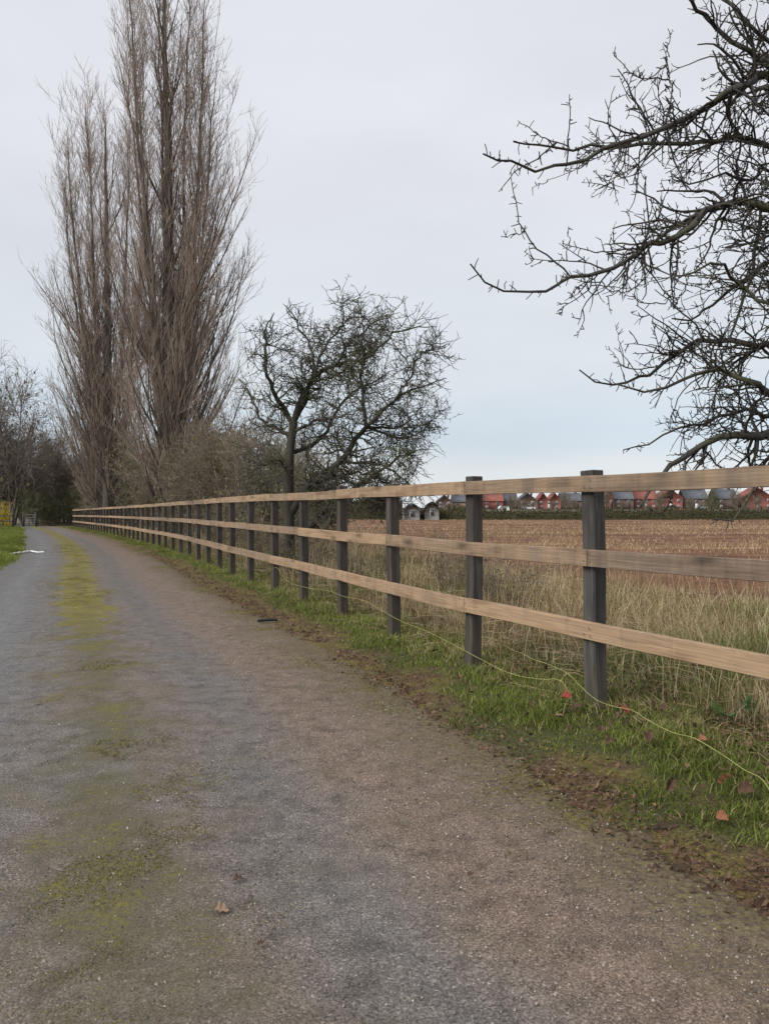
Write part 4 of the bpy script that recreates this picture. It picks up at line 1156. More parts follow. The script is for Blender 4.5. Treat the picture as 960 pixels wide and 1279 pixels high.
scrub = [  # kind, px, depth, scale, label
    ('brown', 302, 17.5, 0.72, 'brown twiggy shrub directly left of the small fruit tree'),
    ('brown', 268, 20.5, 0.72, 'brown bare shrub behind the fence right of the tallest poplar trunk'),
    ('olive', 244, 25.0, 0.85, 'mossy olive shrub at the right foot of the tallest poplar'),
    ('brown', 222, 29.0, 0.90, 'upright brown shrub hiding the foot of the tallest poplar'),
    ('olive', 196, 33.5, 1.00, 'dense olive shrub left of the tallest poplar trunk'),
    ('brown', 172, 38.0, 1.05, 'brown shrub between the two poplar trunks'),
    ('brown', 150, 42.5, 1.10, 'brown scrub at the right foot of the shorter poplar'),
    ('olive', 128, 46.0, 1.10, 'grey-green shrub hiding the foot of the shorter poplar'),
    ('brown', 108, 53.0, 1.25, 'brown shrub above the far end of the fence'),
    ('olive', 94, 60.0, 1.25, 'last olive shrub where the fence meets the road bend'),
    ('olive', 336, 15.0, 0.62, 'low grey-green shrub against the left side of the fruit tree trunk'),
    ('brown', 282, 27.0, 1.00, 'taller bare shrub standing behind the olive shrubs, right of the poplars'),
    ('brown', 186, 30.0, 1.10, 'reddish brown shrub in the second row between the poplars'),
    ('olive', 160, 36.0, 1.15, 'pale olive shrub in the second row behind the gap between the poplars'),
    ('brown', 116, 50.0, 1.30, 'tall brown scrub in the second row left of the shorter poplar'),
    ('olive', 136, 44.0, 1.25, 'olive scrub in the second row behind the shorter poplar foot'),
    ('brown', 352, 15.5, 0.70, 'brown scrub behind the foot of the small fruit tree, just left of its trunk'),
    ('olive', 385, 14.8, 0.50, 'low olive scrub under the leaning limb of the small fruit tree'),
    ('olive', 210, 41.0, 1.15, 'big pale shrub in the second row behind the tallest poplar'),
    ('brown', 250, 36.0, 1.05, 'twiggy brown shrub in the second row right of the poplar trunk'),
]
rg = random.Random(8)
for kind, px, yd, sc, lab in scrub:
    x, y = behind(px, yd, 3.6 if 'foot of the small' in lab or 'leaning limb' in lab else 2.0 * sc + 0.5 if 'second row' not in lab and 'taller' not in lab else 5.5)
    plant('shrub', kind, x, y, sc * 1.22, rg.uniform(0, 6), lab, 'shrub', 'shrubs behind the fence', sc * rg.uniform(1.12, 1.38))
# low brambles along the back of the fence
rg = random.Random(9)
blab = ['low dead bramble behind the fence below the small fruit tree', 'brown bramble clump left of the small fruit tree trunk', 'dead weed clump behind the third and fourth fence posts', 'bramble tangle behind the fence under the olive shrub', 'low bramble at the foot of the brown shrub behind the fence', 'bramble clump behind the fence at the right foot of the poplar', 'straggling bramble behind the fence left of the poplar', 'brown weed clump just right of the small fruit tree trunk', 'bramble behind the far stretch of fence under the brown scrub']
for (s, u, sc), lab in zip([(6.6, 1.2, 0.8), (8.6, 1.0, 0.9), (3.6, 1.6, 0.7), (10.6, 1.2, 1.0), (13, 1.3, 1.1), (17, 1.2, 1.2), (22, 1.2, 1.3), (5.2, 1.9, 0.75), (28, 1.2, 1.5)], blab):
    x, y = on_path(s, u); plant('bramble', 'bramble', float(x), float(y), sc, rg.uniform(0, 6), lab, 'bramble', 'brambles behind the fence', z=float(vz(s, u)) - 0.03)

# left-hand trees and evergreens at the bend
left = [
    ('bare_tree', 'round', 14, 70, 1.55, 'leafless rounded tree at the left edge of the photo', 'tree', 2.1),
    ('bare_tree', 'round', 60, 78, 1.30, 'purplish bare tree above the far end of the road', 'tree', 1.5),
    ('bare_tree', 'round', 84, 84, 1.25, 'dark bare tree behind the end of the fence', 'tree', 1.25),
    ('bare_tree', 'round', 50, 82, 1.2, 'brown bare tree rising behind the dark green bush beside the gate', 'tree', 1.25),
    ('bare_tree', 'brown', 74, 80, 1.8, 'upright brown bare tree over the drooping green bush at the road end', 'tree', 1.7),
    ('bare_tree', 'round', -40, 74, 1.6, 'bare tree just outside the left edge behind the lawn', 'tree', 1.6),
    ('evergreen_tree', 'green', 32, 72, 1.30, 'dark evergreen tree under the leafless tree at the left', 'tree', 1.75),
    ('evergreen_bush', 'green', 46, 70, 0.85, 'dark green bush beside the metal gate', 'bush', 0.75),
    ('evergreen_bush', 'green', 66, 71, 0.90, 'dark green drooping bush closing the end of the road', 'bush', 0.62),
    ('evergreen_bush', 'green', 86, 73, 0.90, 'dark green bush at the far end of the fence', 'bush', 0.70),
    ('evergreen_tree', 'green', 0, 86, 1.2, 'green-leaved tree behind the yellow bush', 'tree', 1.5),
]
for nm, kind, px, yd, sc, lab, cat, sz in left:
    plant(nm, kind, px_at(px, yd), yd, sc, rg.uniform(0, 6), lab, cat, 'trees round the road bend', sz)
# yellow flowering bush
KIND['yellow'] = shrub_meshes(406, 2.0, 2.0, 7, M['twig_scrub'], M['yellow'], 3600, 260, 300, 0.8)
plant('flowering_bush', 'yellow', px_at(-2, 60), 60, 1.0, 0.4, 'bright yellow flowering bush behind dark rails at the left edge', 'bush', None, 0.95)

# ================================================================== beyond the field
M['hedge'] = bladed('hedge_leaf', [(0.0, (0.060, 0.058, 0.030)), (0.5, (0.10, 0.092, 0.048)), (1.0, (0.165, 0.14, 0.08))])
rng = rngof(505)
def hedge(x0, x1, yb, h, n, label, seed, wd=0.8):
    rng = rngof(seed)
    b = (x0, yb, float(zg(x0, yb)))
    hd = thing('hedge', b, label, 'hedge')
    k = int((x1 - x0) / 1.2)
    xs_ = np.linspace(0, x1 - x0, k); ang = np.linspace(0, pi, 7)
    top = h * (0.42 + 0.6 * fbm(xs_ * 0.16, xs_ * 0 + seed, seed) + 0.5 * fbm(xs_ * 0.9, xs_ * 0 + seed, seed + 5))
    V = np.stack([np.repeat(xs_[:, None], 7, 1), np.cos(ang)[None] * wd * np.ones((k, 1)), np.sin(ang)[None] ** 0.6 * top[:, None] * 0.97 - 0.1], -1)
    a = Acc(); a.add(V, grid(xs_, ang), tint=np.full(k * 7, 0.15))
    link('stems', a.mesh('stems', True), M['hedge'], hd)
    px_ = rng.uniform(0, x1 - x0, n); an = rng.uniform(0, pi, n); tt = np.interp(px_, xs_, top)
    pts = np.stack([px_, np.cos(an) * wd * rng.uniform(0.8, 1.2, n), np.sin(an) ** 0.6 * tt * rng.uniform(0.7, 1.3, n)], -1)
    c = link('leaves', leafcloud(rng, pts, 0.13, 0.5, 0.25).mesh('leaves'), M['hedge'], hd); c['kind'] = 'stuff'
    return hd
hedge(3.5, 130, 97, 1.15, 26000, 'long low dark hedge along the far edge of the stubble field', 1)
hedge(-34, 2.2, 99, 2.6, 12000, 'taller dark hedge at the far field edge behind the small fruit tree', 2, 1.4)
# pale lane beyond the hedge
a = Acc(); xs_ = np.linspace(-20, 190, 60); ys_ = np.array([150, 162, 176.0])
X, Y = np.meshgrid(xs_, ys_, indexing='ij'); a.add(np.stack([X, Y, zg(X, Y) - 0.10], -1), grid(xs_, ys_))
link('lane', flip_up(a.mesh('lane', True)), simple('lane_surface', (0.20, 0.19, 0.185), (0.27, 0.26, 0.25), 0.4))['kind'] = 'structure'

M['brick_red'] = simple('red_brick', (0.20, 0.070, 0.058), (0.27, 0.10, 0.082), 1.2)
M['brick_brown'] = simple('brown_brick', (0.12, 0.085, 0.072), (0.17, 0.12, 0.10), 1.2)
M['brick_tan'] = simple('tan_brick', (0.27, 0.19, 0.13), (0.33, 0.24, 0.17), 1.2)
M['tile_red'] = simple('red_tile', (0.22, 0.078, 0.06), (0.29, 0.11, 0.085), 1.0)
M['tile_grey'] = simple('grey_slate', (0.095, 0.10, 0.115), (0.14, 0.145, 0.16), 1.0)
M['white'] = simple('white_paint', (0.62, 0.62, 0.60), (0.72, 0.72, 0.70), 2.0, 0.5)
M['glass'] = simple('window_glass', (0.06, 0.07, 0.08), (0.10, 0.11, 0.12), 1.0, 0.15, 0.5)
M['stone'] = simple('grey_stone', (0.15, 0.148, 0.14), (0.25, 0.247, 0.235), 1.6)
M['darkwood'] = simple('dark_board', (0.045, 0.040, 0.038), (0.075, 0.067, 0.062), 4.0)
M['metal'] = simple('galvanised_steel', (0.12, 0.125, 0.13), (0.19, 0.195, 0.20), 8.0, 0.45, 0.5)
M['blackplastic'] = simple('black_plastic', (0.015, 0.015, 0.016), (0.03, 0.03, 0.03), 8, 0.45, 0.5)

def boxv(acc, x0, x1, y0, y1, z0, z1):
    v = np.array([[x, y, z] for x in (x0, x1) for y in (y0, y1) for z in (z0, z1)])
    q = [[0, 1, 3, 2], [4, 6, 7, 5], [0, 4, 5, 1], [2, 3, 7, 6], [0, 2, 6, 4], [1, 5, 7, 3]]
    acc.add(v, q)
def prism(acc, prof, a0, a1, axis):
    """closed profile (list of (p,z)) extruded along axis x or y"""
    n = len(prof); v = []
    for e in (a0, a1):
        for p, z in prof: v.append((e, p, z) if axis == 'x' else (p, e, z))
    q = [[i, (i + 1) % n, n + (i + 1) % n, n + i] for i in range(n)]
    if n == 4:
        q += [[0, 1, 2, 3], [7, 6, 5, 4]]; acc.add(v, q)
    elif n == 3:
        acc.add(v, q, [[0, 1, 2], [5, 4, 3]])
    elif n == 5:
        acc.add(v, q, [[0, 1, 2], [0, 2, 3], [0, 3, 4], [7, 6, 5], [8, 7, 5], [9, 8, 5]])
    else:
        t_ = [[0, i, i + 1] for i in range(1, n - 1)]; acc.add(v, q, t_ + [[n + c for c in reversed(x)] for x in t_])

def house(px0, px1, py_top, yd, wall, roof, gable, label, py_base=632.5, double=False):
    x0, x1 = px_at(px0, yd), px_at(px1, yd); w = x1 - x0
    zb = float(zg(0, yd)) - 0.3; py_top -= 2.6
    ht = H + (634 - py_top) / 960 * yd - zb
    ev = ht * 0.54
    hs = thing('house', ((x0 + x1) / 2, yd, zb), label, 'house', 'houses beyond the field')
    d = 8.0
    a = Acc()
    if gable == 'front':
        spans = [(-w / 2, 0), (0, w / 2)] if double else [(-w / 2, w / 2)]
        for p0, p1 in spans:
            prism(a, [(p0, 0), (p1, 0), (p1, ev), ((p0 + p1) / 2, ht - 0.15), (p0, ev)], 0, d, 'y')
    else:
        prism(a, [(0, 0), (d, 0), (d, ev), (d / 2, ht - 0.15), (0, ev)], -w / 2, w / 2, 'x'); spans = [(-w / 2, w / 2)]
    link('wall', a.mesh('wall'), wall, hs)
    a = Acc()
    if gable == 'front':
        for p0, p1 in spans:
            m_ = (p0 + p1) / 2; sl = (ht - ev) / ((p1 - p0) / 2)
            for sg, e in ((-1, p0), (1, p1)):
                xo = e + sg * 0.0; prism(a, [(xo, ev), (m_, ht - 0.1), (m_, ht + 0.12), (xo, ev + 0.22)], -0.3, d + 0.3, 'y')
    else:
        for sg, e in ((-1, -0.35), (1, d + 0.35)):
            prism(a, [(e, ev - 0.2), (d / 2, ht - 0.1), (d / 2, ht + 0.12), (e, ev + 0.05)], -w / 2 - 0.25, w / 2 + 0.25, 'x')
    rf = link('roof', a.mesh('roof'), roof, hs)
    a = Acc(); cx = w * 0.28; boxv(a, cx - 0.4, cx + 0.4, d / 2 - 0.4, d / 2 + 0.4, ht - 0.9, ht + 0.9)
    link('chimney', a.mesh('chimney'), wall, rf)
    fe = Acc(); boxv(fe, -0.52, 0.52, -0.05, 0.05, -0.56, 0.56); fme = fe.mesh('window'); fme.materials.append(M['white'])
    pe = Acc(); boxv(pe, -0.44, -0.04, -0.075, -0.02, -0.47, 0.47); boxv(pe, 0.04, 0.44, -0.075, -0.02, -0.47, 0.47); pme = pe.mesh('pane'); pme.materials.append(M['glass'])
    nw = max(2, int(round(w / 3.6)))
    for row, zc in enumerate((ev * 0.28, ev * 0.78)):
        for c in range(nw):
            xc = -w / 2 + w * (c + 0.5) / nw
            if row == 0 and c == nw // 2:
                dd = Acc(); boxv(dd, xc - 0.5, xc + 0.5, -0.06, 0.05, 0.3, 2.4); link('door', dd.mesh('door'), M['white'] if nw % 2 else M['darkwood'], hs); continue
            wf = link('window', fme, None, hs, (xc, -0.02, zc)); link('pane', pme, None, wf)
    return hs
HS = [
    (545, 565, 621, 300, 'brick_brown', 'tile_grey', 'front', 'brown house with grey roof just right of the wooden shed', False),
    (565, 589, 621, 310, 'brick_tan', 'tile_grey', 'side', 'tan house with grey roof partly hidden by the second fence post', False),
    (601, 628, 619, 300, 'brick_red', 'tile_red', 'side', 'red house with red roof right of the second fence post, above the white trailer', False),
    (628, 646, 618.5, 305, 'brick_brown', 'tile_grey', 'side', 'small dark house touching the red house above the white trailer', False),
    (646, 671, 618.5, 298, 'brick_brown', 'tile_grey', 'front', 'brown gabled house left of the twin-gabled red house', False),
    (671, 700, 618.5, 300, 'brick_red', 'tile_red', 'front', 'twin-gabled bright red house left of the nearest fence post', True),
    (701, 727, 618.5, 308, 'brick_brown', 'tile_grey', 'side', 'low grey-roofed house directly left of the nearest fence post', False),
    (731, 752, 618, 305, 'brick_red', 'tile_grey', 'side', 'house hidden behind the nearest fence post', False),
    (752, 767, 616, 300, 'brick_red', 'tile_red', 'front', 'narrow red house directly right of the nearest fence post', False),
    (767, 791, 614.5, 298, 'brick_brown', 'tile_grey', 'side', 'dark brown house second to the right of the nearest fence post', False),
    (792, 821, 614.5, 300, 'brick_red', 'tile_red', 'side', 'wide red house behind the twigs under the top rail', False),
    (822, 852, 613, 300, 'brick_red', 'tile_red', 'front', 'red gabled house left of the two grey-brown houses', False),
    (855, 884, 613.5, 302, 'brick_brown', 'tile_grey', 'side', 'left one of the two grey-brown houses at the right', False),
    (894, 921, 613.5, 300, 'brick_brown', 'tile_grey', 'side', 'right one of the two grey-brown houses, with the dark shrub in front', False),
    (926, 966, 612, 300, 'brick_red', 'tile_red', 'front', 'red house at the right edge of the photo', False),
]
for p0, p1, pt, yd, wl, rf, gb, lab, db in HS:
    house(p0, p1, pt, yd, M[wl], M[rf], gb, lab, double=db)

# low grey-brown front gardens: small bushes before the houses
rg = random.Random(21)
blabs = ['small bare bush in front of the tan house', 'small bare bush before the house with the white trailer', 'small bush before the twin-gabled house', 'small bush left of the nearest post by the grey-roofed house', 'small bush before the wide red house', 'tall dark bush between the two grey-brown houses', 'small bush before the rightmost red house', 'bare bush before the dark brown house']
for (px, yd, sc), lab in zip([(592, 250, 0.8), (652, 240, 0.8), (690, 245, 0.7), (716, 240, 0.8), (806, 250, 0.6), (889, 220, 1.25), (930, 240, 0.7), (776, 250, 0.7)], blabs):
    plant('shrub', 'green' if sc > 1 else 'brown', px_at(px, yd), yd, sc, rg.uniform(0, 6), lab, 'shrub', 'bushes before the houses')

for (px, yd, sc, sz), lab in zip([(598, 255, 1.1, 1.5), (640, 262, 1.0, 1.3), (706, 255, 1.0, 1.4), (757, 250, 1.0, 1.5), (824, 255, 1.1, 1.5), (918, 250, 1.1, 1.5), (945, 240, 0.9, 1.1), (862, 245, 0.8, 0.9)],
        ['slim bare garden tree left of the red house above the trailer', 'bare garden tree before the small dark house', 'bare garden tree before the low grey-roofed house', 'bare garden tree before the narrow red house by the nearest post', 'bare garden tree between the two red houses right of the nearest post', 'bare garden tree left of the rightmost red house', 'bare garden tree before the rightmost red house', 'short bare tree before the left grey-brown house']):
    plant('bare_tree', 'brown', px_at(px, yd), yd, sc, rg.uniform(0, 6), lab, 'tree', 'garden trees before the houses', sz)

# wooden shed and stone hut by the far hedge
def shed(px0, px1, py_top, py_base, yd, label, name, wallm, roofm, over):
    x0, x1 = px_at(px0, yd), px_at(px1, yd); w = x1 - x0; zb = H + (634 - py_base) / 960 * yd; ht = (py_base - py_top) / 960 * yd
    sh = thing(name, ((x0 + x1) / 2, yd, zb), label, 'shed')
    ev = ht * 0.62; a = Acc()
    prism(a, [(-w / 2, -0.3), (w / 2, -0.3), (w / 2, ev), (0, ht - 0.08), (-w / 2, ev)], 0, w * 1.3, 'y'); link('wall', a.mesh('wall'), wallm, sh)
    a = Acc()
    for sg in (-1, 1):
        p = [(sg * (w / 2 + over), ev - over * 0.8), (sg * w * 0.30, ev + (ht - ev) * 0.62), (0, ht), (0, ht + 0.16), (sg * w * 0.33, ev + (ht - ev) * 0.62 + 0.16), (sg * (w / 2 + over), ev - over * 0.8 + 0.14)]
        prism(a, p, -0.35, w * 1.3 + 0.2, 'y')
    link('roof', a.mesh('roof'), roofm, sh)
    a = Acc(); boxv(a, -w * 0.17, w * 0.17, -0.05, 0.04, ev * 0.35, ev * 1.05); wn = link('window', a.mesh('window'), M['white'], sh)
    a = Acc(); boxv(a, -w * 0.13, w * 0.13, -0.08, -0.02, ev * 0.40, ev * 1.0); link('pane', a.mesh('pane'), M['glass'], wn)
    return sh
shed(531, 548, 628, 649, 94, 'pale grey wooden shed with curved dark roof at the far field edge', 'shed', M['stone'], M['darkwood'], 0.22)
shed(505, 524, 630, 650, 95, 'low grey hut left of the wooden shed behind bare twigs', 'hut', M['stone'], M['tile_grey'], 0.1)
a = Acc()
# white trailer: body, arch openings, hitch, wheels
tx, ty = px_at(629, 130), 130.0; tz = float(zg(tx, ty))
tr = thing('trailer', (tx, ty, tz), 'small white box trailer parked in front of the red house beyond the hedge', 'trailer')
a = Acc(); prism(a, [(-0.78, 0.35), (0.78, 0.35), (0.78, 1.25), (0.55, 1.5), (-0.55, 1.5), (-0.78, 1.25)], -0.9, 1.6, 'y'); link('body', a.mesh('body'), M['white'], tr)
a = Acc(); boxv(a, -0.25, 0.25, -0.93, -0.88, 0.5, 1.15); link('hatch', a.mesh('hatch'), M['blackplastic'], tr)
for sx in (-0.72, 0.72):
    ang = np.linspace(0, 2 * pi, 13)[:-1]; p = [(0.5 + 0.3 * cos(c), 0.3 + 0.3 * sin(c)) for c in ang]
    a = Acc(); prism(a, p, sx - 0.09, sx + 0.09, 'x'); link('wheel', a.mesh('wheel'), M['blackplastic'], tr)
# cars
def car(px, yd, paint, label, rz):
    x = px_at(px, yd); c = thing('parked_car', (x, yd, float(zg(x, yd)) - 0.02), label, 'car', 'cars parked by the houses', rz)
    a = Acc(); prism(a, [(-2.05, 0.3), (2.05, 0.3), (2.1, 0.7), (1.9, 0.9), (0.9, 1.0), (-1.7, 1.05), (-2.1, 0.9)], -0.85, 0.85, 'y'); link('body', a.mesh('body'), paint, c)
    a = Acc(); prism(a, [(-1.6, 1.03), (0.85, 0.98), (0.25, 1.42), (-1.2, 1.45)], -0.74, 0.74, 'y'); cb = link('cabin', a.mesh('cabin'), M['glass'], c)
    a = Acc(); prism(a, [(-1.2, 1.45), (0.25, 1.42), (0.2, 1.49), (-1.1, 1.52)], -0.72, 0.72, 'y'); link('roof', a.mesh('roof'), paint, cb)
    ang = np.linspace(0, 2 * pi, 13)[:-1]
    for wx in (-1.3, 1.3):
        for sy in (-0.8, 0.8):
            p = [(wx + 0.32 * cos(q), 0.32 + 0.32 * sin(q)) for q in ang]; a = Acc(); prism(a, p, sy - 0.1, sy + 0.1, 'y'); link('wheel', a.mesh('wheel'), M['blackplastic'], c)
car(876, 270, M['white'], 'white car parked before the left grey-brown house', 0.1)
car(838, 275, M['blackplastic'], 'dark car parked before the red gabled house', 3.0)
car(660, 270, M['white'], 'pale car parked before the brown gabled house', 0.05)

# ================================================================== things near the bend at the left
# grey metal gate
def gate(px0, px1, yd):
    x0, x1 = px_at(px0, yd), px_at(px1, yd); z = float(zg(x0, yd)) + 0.02; L = x1 - x0
    g_ = thing('metal_gate', (x0, yd, z), 'grey tubular metal gate beside the dark green bush at the road end', 'gate')
    def tb(nm, p, q, r=0.022):
        v, f = tubes(np.array([[p, q]], float), np.full((1, 2), r), 8); a = Acc(); a.add(v, f); link(nm, a.mesh(nm, True), M['metal'], g_)
    for h in (0.15, 0.35, 0.55, 0.78, 1.02): tb('bar', (0, 0, h), (L, 0, h))
    tb('upright', (0, 0, 0.1), (0, 0, 1.06), 0.03); tb('upright', (L, 0, 0.1), (L, 0, 1.06), 0.03); tb('brace', (0, 0.03, 0.15), (L, 0.03, 1.02))
    for e in (-0.12, L + 0.12):
        a = Acc(); boxv(a, e - 0.07, e + 0.07, -0.07, 0.07, -0.3, 1.25); link('gatepost', a.mesh('gatepost'), M['darkwood'], g_)
gate(31, 43, 66)
x0 = px_at(-60, 57); rf = thing('rail_fence', (x0, 57, float(zg(x0, 57))), 'short dark two-rail fence in front of the yellow bush', 'fence')
L = px_at(16, 57) - x0
for h in (0.55, 0.95): link('rail', beam(L, 0.04, 0.08, 0.004), M['darkwood'], rf, (0, -0.08, h))
for i in range(4):
    a = Acc(); xx_ = L * i / 3; boxv(a, xx_ - 0.05, xx_ + 0.05, -0.05, 0.05, -0.2, 1.1 if i < 3 else 1.6); link('post', a.mesh('post'), M['darkwood'], rf)

# white strip lying over the edge of the road
def cord(name, pts_s, r, mat, label, cat, k=60, flat=None):
    P = smooth_poly(pts_s, k); tw = np.linspace(0, 9, k); P[:, 2] += min(r, .004) * 1.6 * np.sin(tw * 5.1); P[:, 0] += min(r, .004) * 2.0 * np.sin(tw * 3.7 + 1); org = P[0].copy()
    R = np.full((1, k), r)
    v, q = tubes((P - org)[None], R, 6)
    if flat: v[:, 2] *= flat
    a = Acc(); a.add(v, q); o = link(name, a.mesh(name, True), mat, None, tuple(org)); tag(o, label, cat); return o
M['whitetape'] = simple('white_hose', (0.68, 0.67, 0.65), (0.78, 0.77, 0.75), 6, 0.5)
def gp(px, py, dz=0.03):
    y = 1200 / (py - 634); 
    for _ in range(4): y = 960 * (H - float(zg(0, y))) / (py - 634)
    return np.array([px_at(px, y), y, float(zg(0, y)) + dz])
cord('hose', [gp(12, 694.5, .05), gp(20, 693.2, .05), gp(30, 691.8, .05), gp(37, 690.6, .05), gp(45, 691.8, .05), gp(55, 692, .05)], 0.024, M['whitetape'], 'bent white hose lying across the left edge of the road', 'hose')
M['cordy'] = simple('yellow_cord', (0.28, 0.30, 0.085), (0.42, 0.42, 0.16), 10, 0.6)
# yellow marking cords along the foot of the fence
def cp(px, s, dz=None):
    """point at picture column px standing on the verge near the fence at along-distance s"""
    return None
def vp(px, py, yd): return w_px(px, py, yd)
cord('cord', [gp(-6, 694.5, .06), gp(0, 694, .06), gp(9, 694.5, .06)], 0.012, M['cordy'], 'short yellow cord on the lawn edge left of the white hose', 'cord', 20)
def along(px, py, u=-0.13):
    """meet of the sight ray with the upright sheet 0.12 m on the road side of the fence"""
    best = None
    for s in np.arange(-4, 25, 0.02):
        x, y = on_path(s, u)
        if y <= 0.3: continue
        e = abs(480 + 960 * x / y - px)
        if best is None or e < best[0]: best = (e, s, x, y)
    _, s, x, y = best
    z = H + (634 - py) / 960 * y
    return np.array([x, y, max(z, float(vz(s, u)) + 0.06)])
def sink(P, ends=(0, 1)):
    """both ends of a cord go down into the grass"""
    for k_ in ends:
        e = (0, -1)[k_]
        s_, u_ = to_su([P[e][0]], [P[e][1]]); P[e][2] = float(vz(s_, np.clip(u_, -1.7, 6))[0]) - 0.01
    return P
c1p = [(322, 727), (333, 716), (345, 709), (352, 719), (362, 728), (382, 734), (408, 738), (430, 745), (452, 750), (480, 764), (505, 778), (535, 790), (565, 805), (600, 824), (640, 842), (680, 849), (700, 851), (722, 856)]
cord('cord', sink([along(*p) for p in c1p]), 0.0017, M['cordy'], 'yellow cord strung low from the sixth post towards the nearest post', 'cord', 110)
c2p = [(626, 806), (645, 814), (668, 824), (702, 838), (724, 858), (745, 873), (770, 884), (790, 888), (810, 900), (838, 916), (868, 922), (895, 940), (928, 961), (955, 978), (985, 1000)]
cord('cord', sink([along(*p, u=0.30 - 0.43 * min(1, (p[0] - 625) / 60) - 0.5 * max(0, (p[0] - 740) / 240)) for p in c2p], (1,)), 0.0017, M['cordy'], 'yellow cord passing the nearest post and leaving at the lower right edge', 'cord', 110)

# black pipe on the edge of the road
p = gp(322, 779, 0.03); q_ = gp(346, 777.5, 0.03)
a = Acc(); v, f = tubes(np.array([[p - p, (q_ - p) * 0.5 + [0, 0, 0.004], q_ - p]]), np.full((1, 3), 0.017), 10); a.add(v, f)
tag(link('pipe', a.mesh('pipe', True), M['blackplastic'], None, tuple(p)), 'short black plastic pipe lying on the road edge', 'pipe')

# fallen oak leaves one can pick out
def oak_leaf(seed, size, colr):
    r = random.Random(seed); n = 26; pts = []
    for i in range(n + 1):
        f = i / n; wdt = (0.10 + 0.36 * sin(pi * f ** 0.8)) * (0.62 + 0.38 * abs(cos(f * pi * 3.5 + 0.3)))
        pts.append((f, wdt if 0 < i < n else 0.02))
    bm = bmesh.new(); L_ = []; R_ = []; C_ = []
    for f, wdt in pts:
        z = 0.10 * sin(f * 3 + seed) ; cu = 0.75 * wdt + 0.10 * sin(f * 17 + seed)
        C_.append(bm.verts.new((f * size, 0, z * size))); L_.append(bm.verts.new((f * size, wdt * size * r.uniform(0.9, 1.1), (z + cu) * size))); R_.append(bm.verts.new((f * size, -wdt * size * r.uniform(0.9, 1.1), (z + cu * 0.6) * size)))
    for i in range(n):
        bm.faces.new((C_[i], C_[i + 1], L_[i + 1], L_[i])); bm.faces.new((R_[i], R_[i + 1], C_[i + 1], C_[i]))
    # stalk
    s0 = [bm.verts.new((x, y, 0.012)) for x, y in ((0, 0.012 * size), (0, -0.012 * size), (-0.3 * size, -0.006 * size), (-0.3 * size, 0.006 * size))]
    bm.faces.new(s0)
    me = bpy.data.meshes.new('fallen_leaf'); bm.to_mesh(me); bm.free(); me.materials.append(colr); return me
M['leaf_rust'] = simple('rust_leaf', (0.20, 0.080, 0.040), (0.32, 0.14, 0.08), 20, 0.7)
M['leaf_red'] = simple('red_leaf', (0.20, 0.034, 0.030), (0.30, 0.065, 0.05), 20, 0.7)
M['leaf_dark'] = simple('dark_leaf', (0.062, 0.036, 0.023), (0.12, 0.068, 0.042), 20, 0.7)
M['leaf_tan'] = simple('tan_leaf', (0.22, 0.145, 0.095), (0.33, 0.23, 0.16), 20, 0.7)
M['leaf_green'] = simple('dock_leaf', (0.055, 0.105, 0.025), (0.095, 0.155, 0.045), 10, 0.6)
def ray_verge(px, py):
    y = 960 * (H - 0.05) / (py - 634)
    for _ in range(6):
        x = px_at(px, y); s, u = to_su([x], [y]); z = float(vz(s, np.clip(u, -1.75, 6.5))[0]); y = 960 * (H - z) / (py - 634)
    return px_at(px, y), y, z
leaves = [
    (912, 994, 0.085, 'leaf_rust', 'rust-orange lobed oak leaf lying on the grass at the lower right', 0.045), (882, 941, 0.075, 'leaf_rust', 'pinkish brown leaf under the yellow cord near the right edge', 0.05),
    (783, 897, 0.10, 'leaf_red', 'bright red leaf just right of the foot of the nearest post', 0.06), (712, 884, 0.09, 'leaf_red', 'dull red leaf standing left of the foot of the nearest post', 0.08),
    (722, 896, 0.09, 'leaf_dark', 'dark red leaf left of the nearest post, below the dull red leaf', 0.05), (690, 847, 0.09, 'leaf_dark', 'maroon leaf behind the cord left of the nearest post', 0.07),
    (765, 940, 0.07, 'leaf_dark', 'maroon leaf on the grass below the nearest post', 0.05), (760, 925, 0.07, 'leaf_dark', 'small purplish leaf just below the red leaf by the nearest post', 0.04),
    (545, 822, 0.08, 'leaf_dark', 'brown curled leaf in the grass left of the second post', 0.04), (592, 871, 0.07, 'leaf_dark', 'grey-brown leaf on the grass below the second post', 0.04),
    (820, 938, 0.08, 'leaf_dark', 'dark leaf in the dead grass right of the nearest post', 0.05), (845, 1000, 0.07, 'leaf_dark', 'blackish leaf between grass tufts left of the oak leaf', 0.04),
    (935, 1000, 0.09, 'leaf_dark', 'dark brown leaf right of the rust-orange oak leaf', 0.05), (905, 1032, 0.06, 'leaf_rust', 'small rust leaf below the oak leaf at the right', 0.04),
    (835, 905, 0.10, 'leaf_dark', 'dark leaf among brambles in the margin right of the nearest post', 0.07), (700, 905, 0.06, 'leaf_tan', 'tan leaf in the grass left of the nearest post foot', 0.04),
    (925, 915, 0.16, 'leaf_green', 'broad green dock leaf in the dead grass near the right edge', 0.10), (948, 905, 0.14, 'leaf_green', 'darker dock leaf beside the broad one at the right edge', 0.10),
]
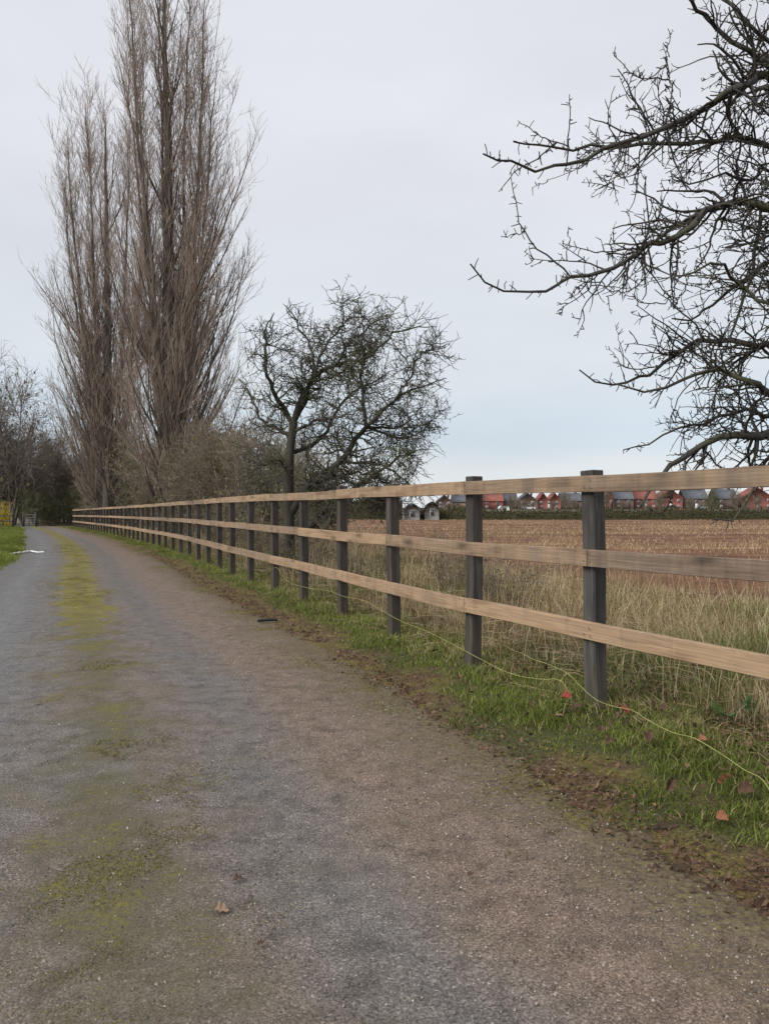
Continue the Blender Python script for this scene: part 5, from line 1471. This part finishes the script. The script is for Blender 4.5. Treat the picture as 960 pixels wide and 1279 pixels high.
rg = random.Random(31)
for i, (px, py, sz, mt, lab, dz) in enumerate(leaves):
    x, y, z = ray_verge(px, py)
    o = link('fallen_leaf' if mt != 'leaf_green' else 'dock_leaf', oak_leaf(i, sz * (0.8 if mt != 'leaf_green' else 1.0), M[mt]), None, None, (x - sz * 0.5, y, z + dz), (rg.uniform(-0.7, 0.9), rg.uniform(-0.8, 0.4), rg.uniform(-1.5, 1.5)))
    tag(o, lab, 'leaf', 'fallen leaves by the fence')
for i, (px, py, sz, mt, lab) in enumerate([(276, 1153, 0.045, 'leaf_tan', 'dry tan leaf lying on the road in the foreground'), (297, 1112, 0.035, 'leaf_dark', 'dark curled leaf on the road above the tan one'), (588, 1108, 0.022, 'leaf_dark', 'tiny dark leaf crumb on the right half of the road'), (325, 1198, 0.022, 'leaf_dark', 'tiny dark leaf bit on the road near the lower edge')]):
    y = 1200 / (py - 634); o = link('fallen_leaf', oak_leaf(40 + i, sz, M[mt]), None, None, (px_at(px, y) - sz / 2, y, 0.035), (0.1, -0.1, rg.uniform(-0.4, 0.6)))
    tag(o, lab, 'leaf', 'fallen leaves on the road')
# two clods of earth at the verge edge
def clod(px, py, r, label, seed):
    x, y, z = ray_verge(px, py); bm = bmesh.new(); bmesh.ops.create_icosphere(bm, subdivisions=2, radius=r)
    rr = random.Random(seed)
    for v in bm.verts: v.co = Vector((v.co.x * 1.6, v.co.y * 1.0, v.co.z * 0.55)) * rr.uniform(0.75, 1.25)
    me = bpy.data.meshes.new('clod'); bm.to_mesh(me); bm.free(); o = link('clod', me, M['soil'], None, (x, y, z + r * 0.15)); tag(o, label, 'clod', 'earth clods on the verge')
M['soil'] = simple('dark_earth', (0.035, 0.024, 0.017), (0.085, 0.056, 0.036), 40, 0.95, 0.2, 0.01)
clod(885, 1118, 0.022, 'dark earth clod at the road edge in the lower right', 1); clod(850, 1088, 0.025, 'dark earth clod below the green tuft at the lower right', 2); clod(832, 1036, 0.03, 'wet dark clod at the end of the bare gravelly strip', 3)
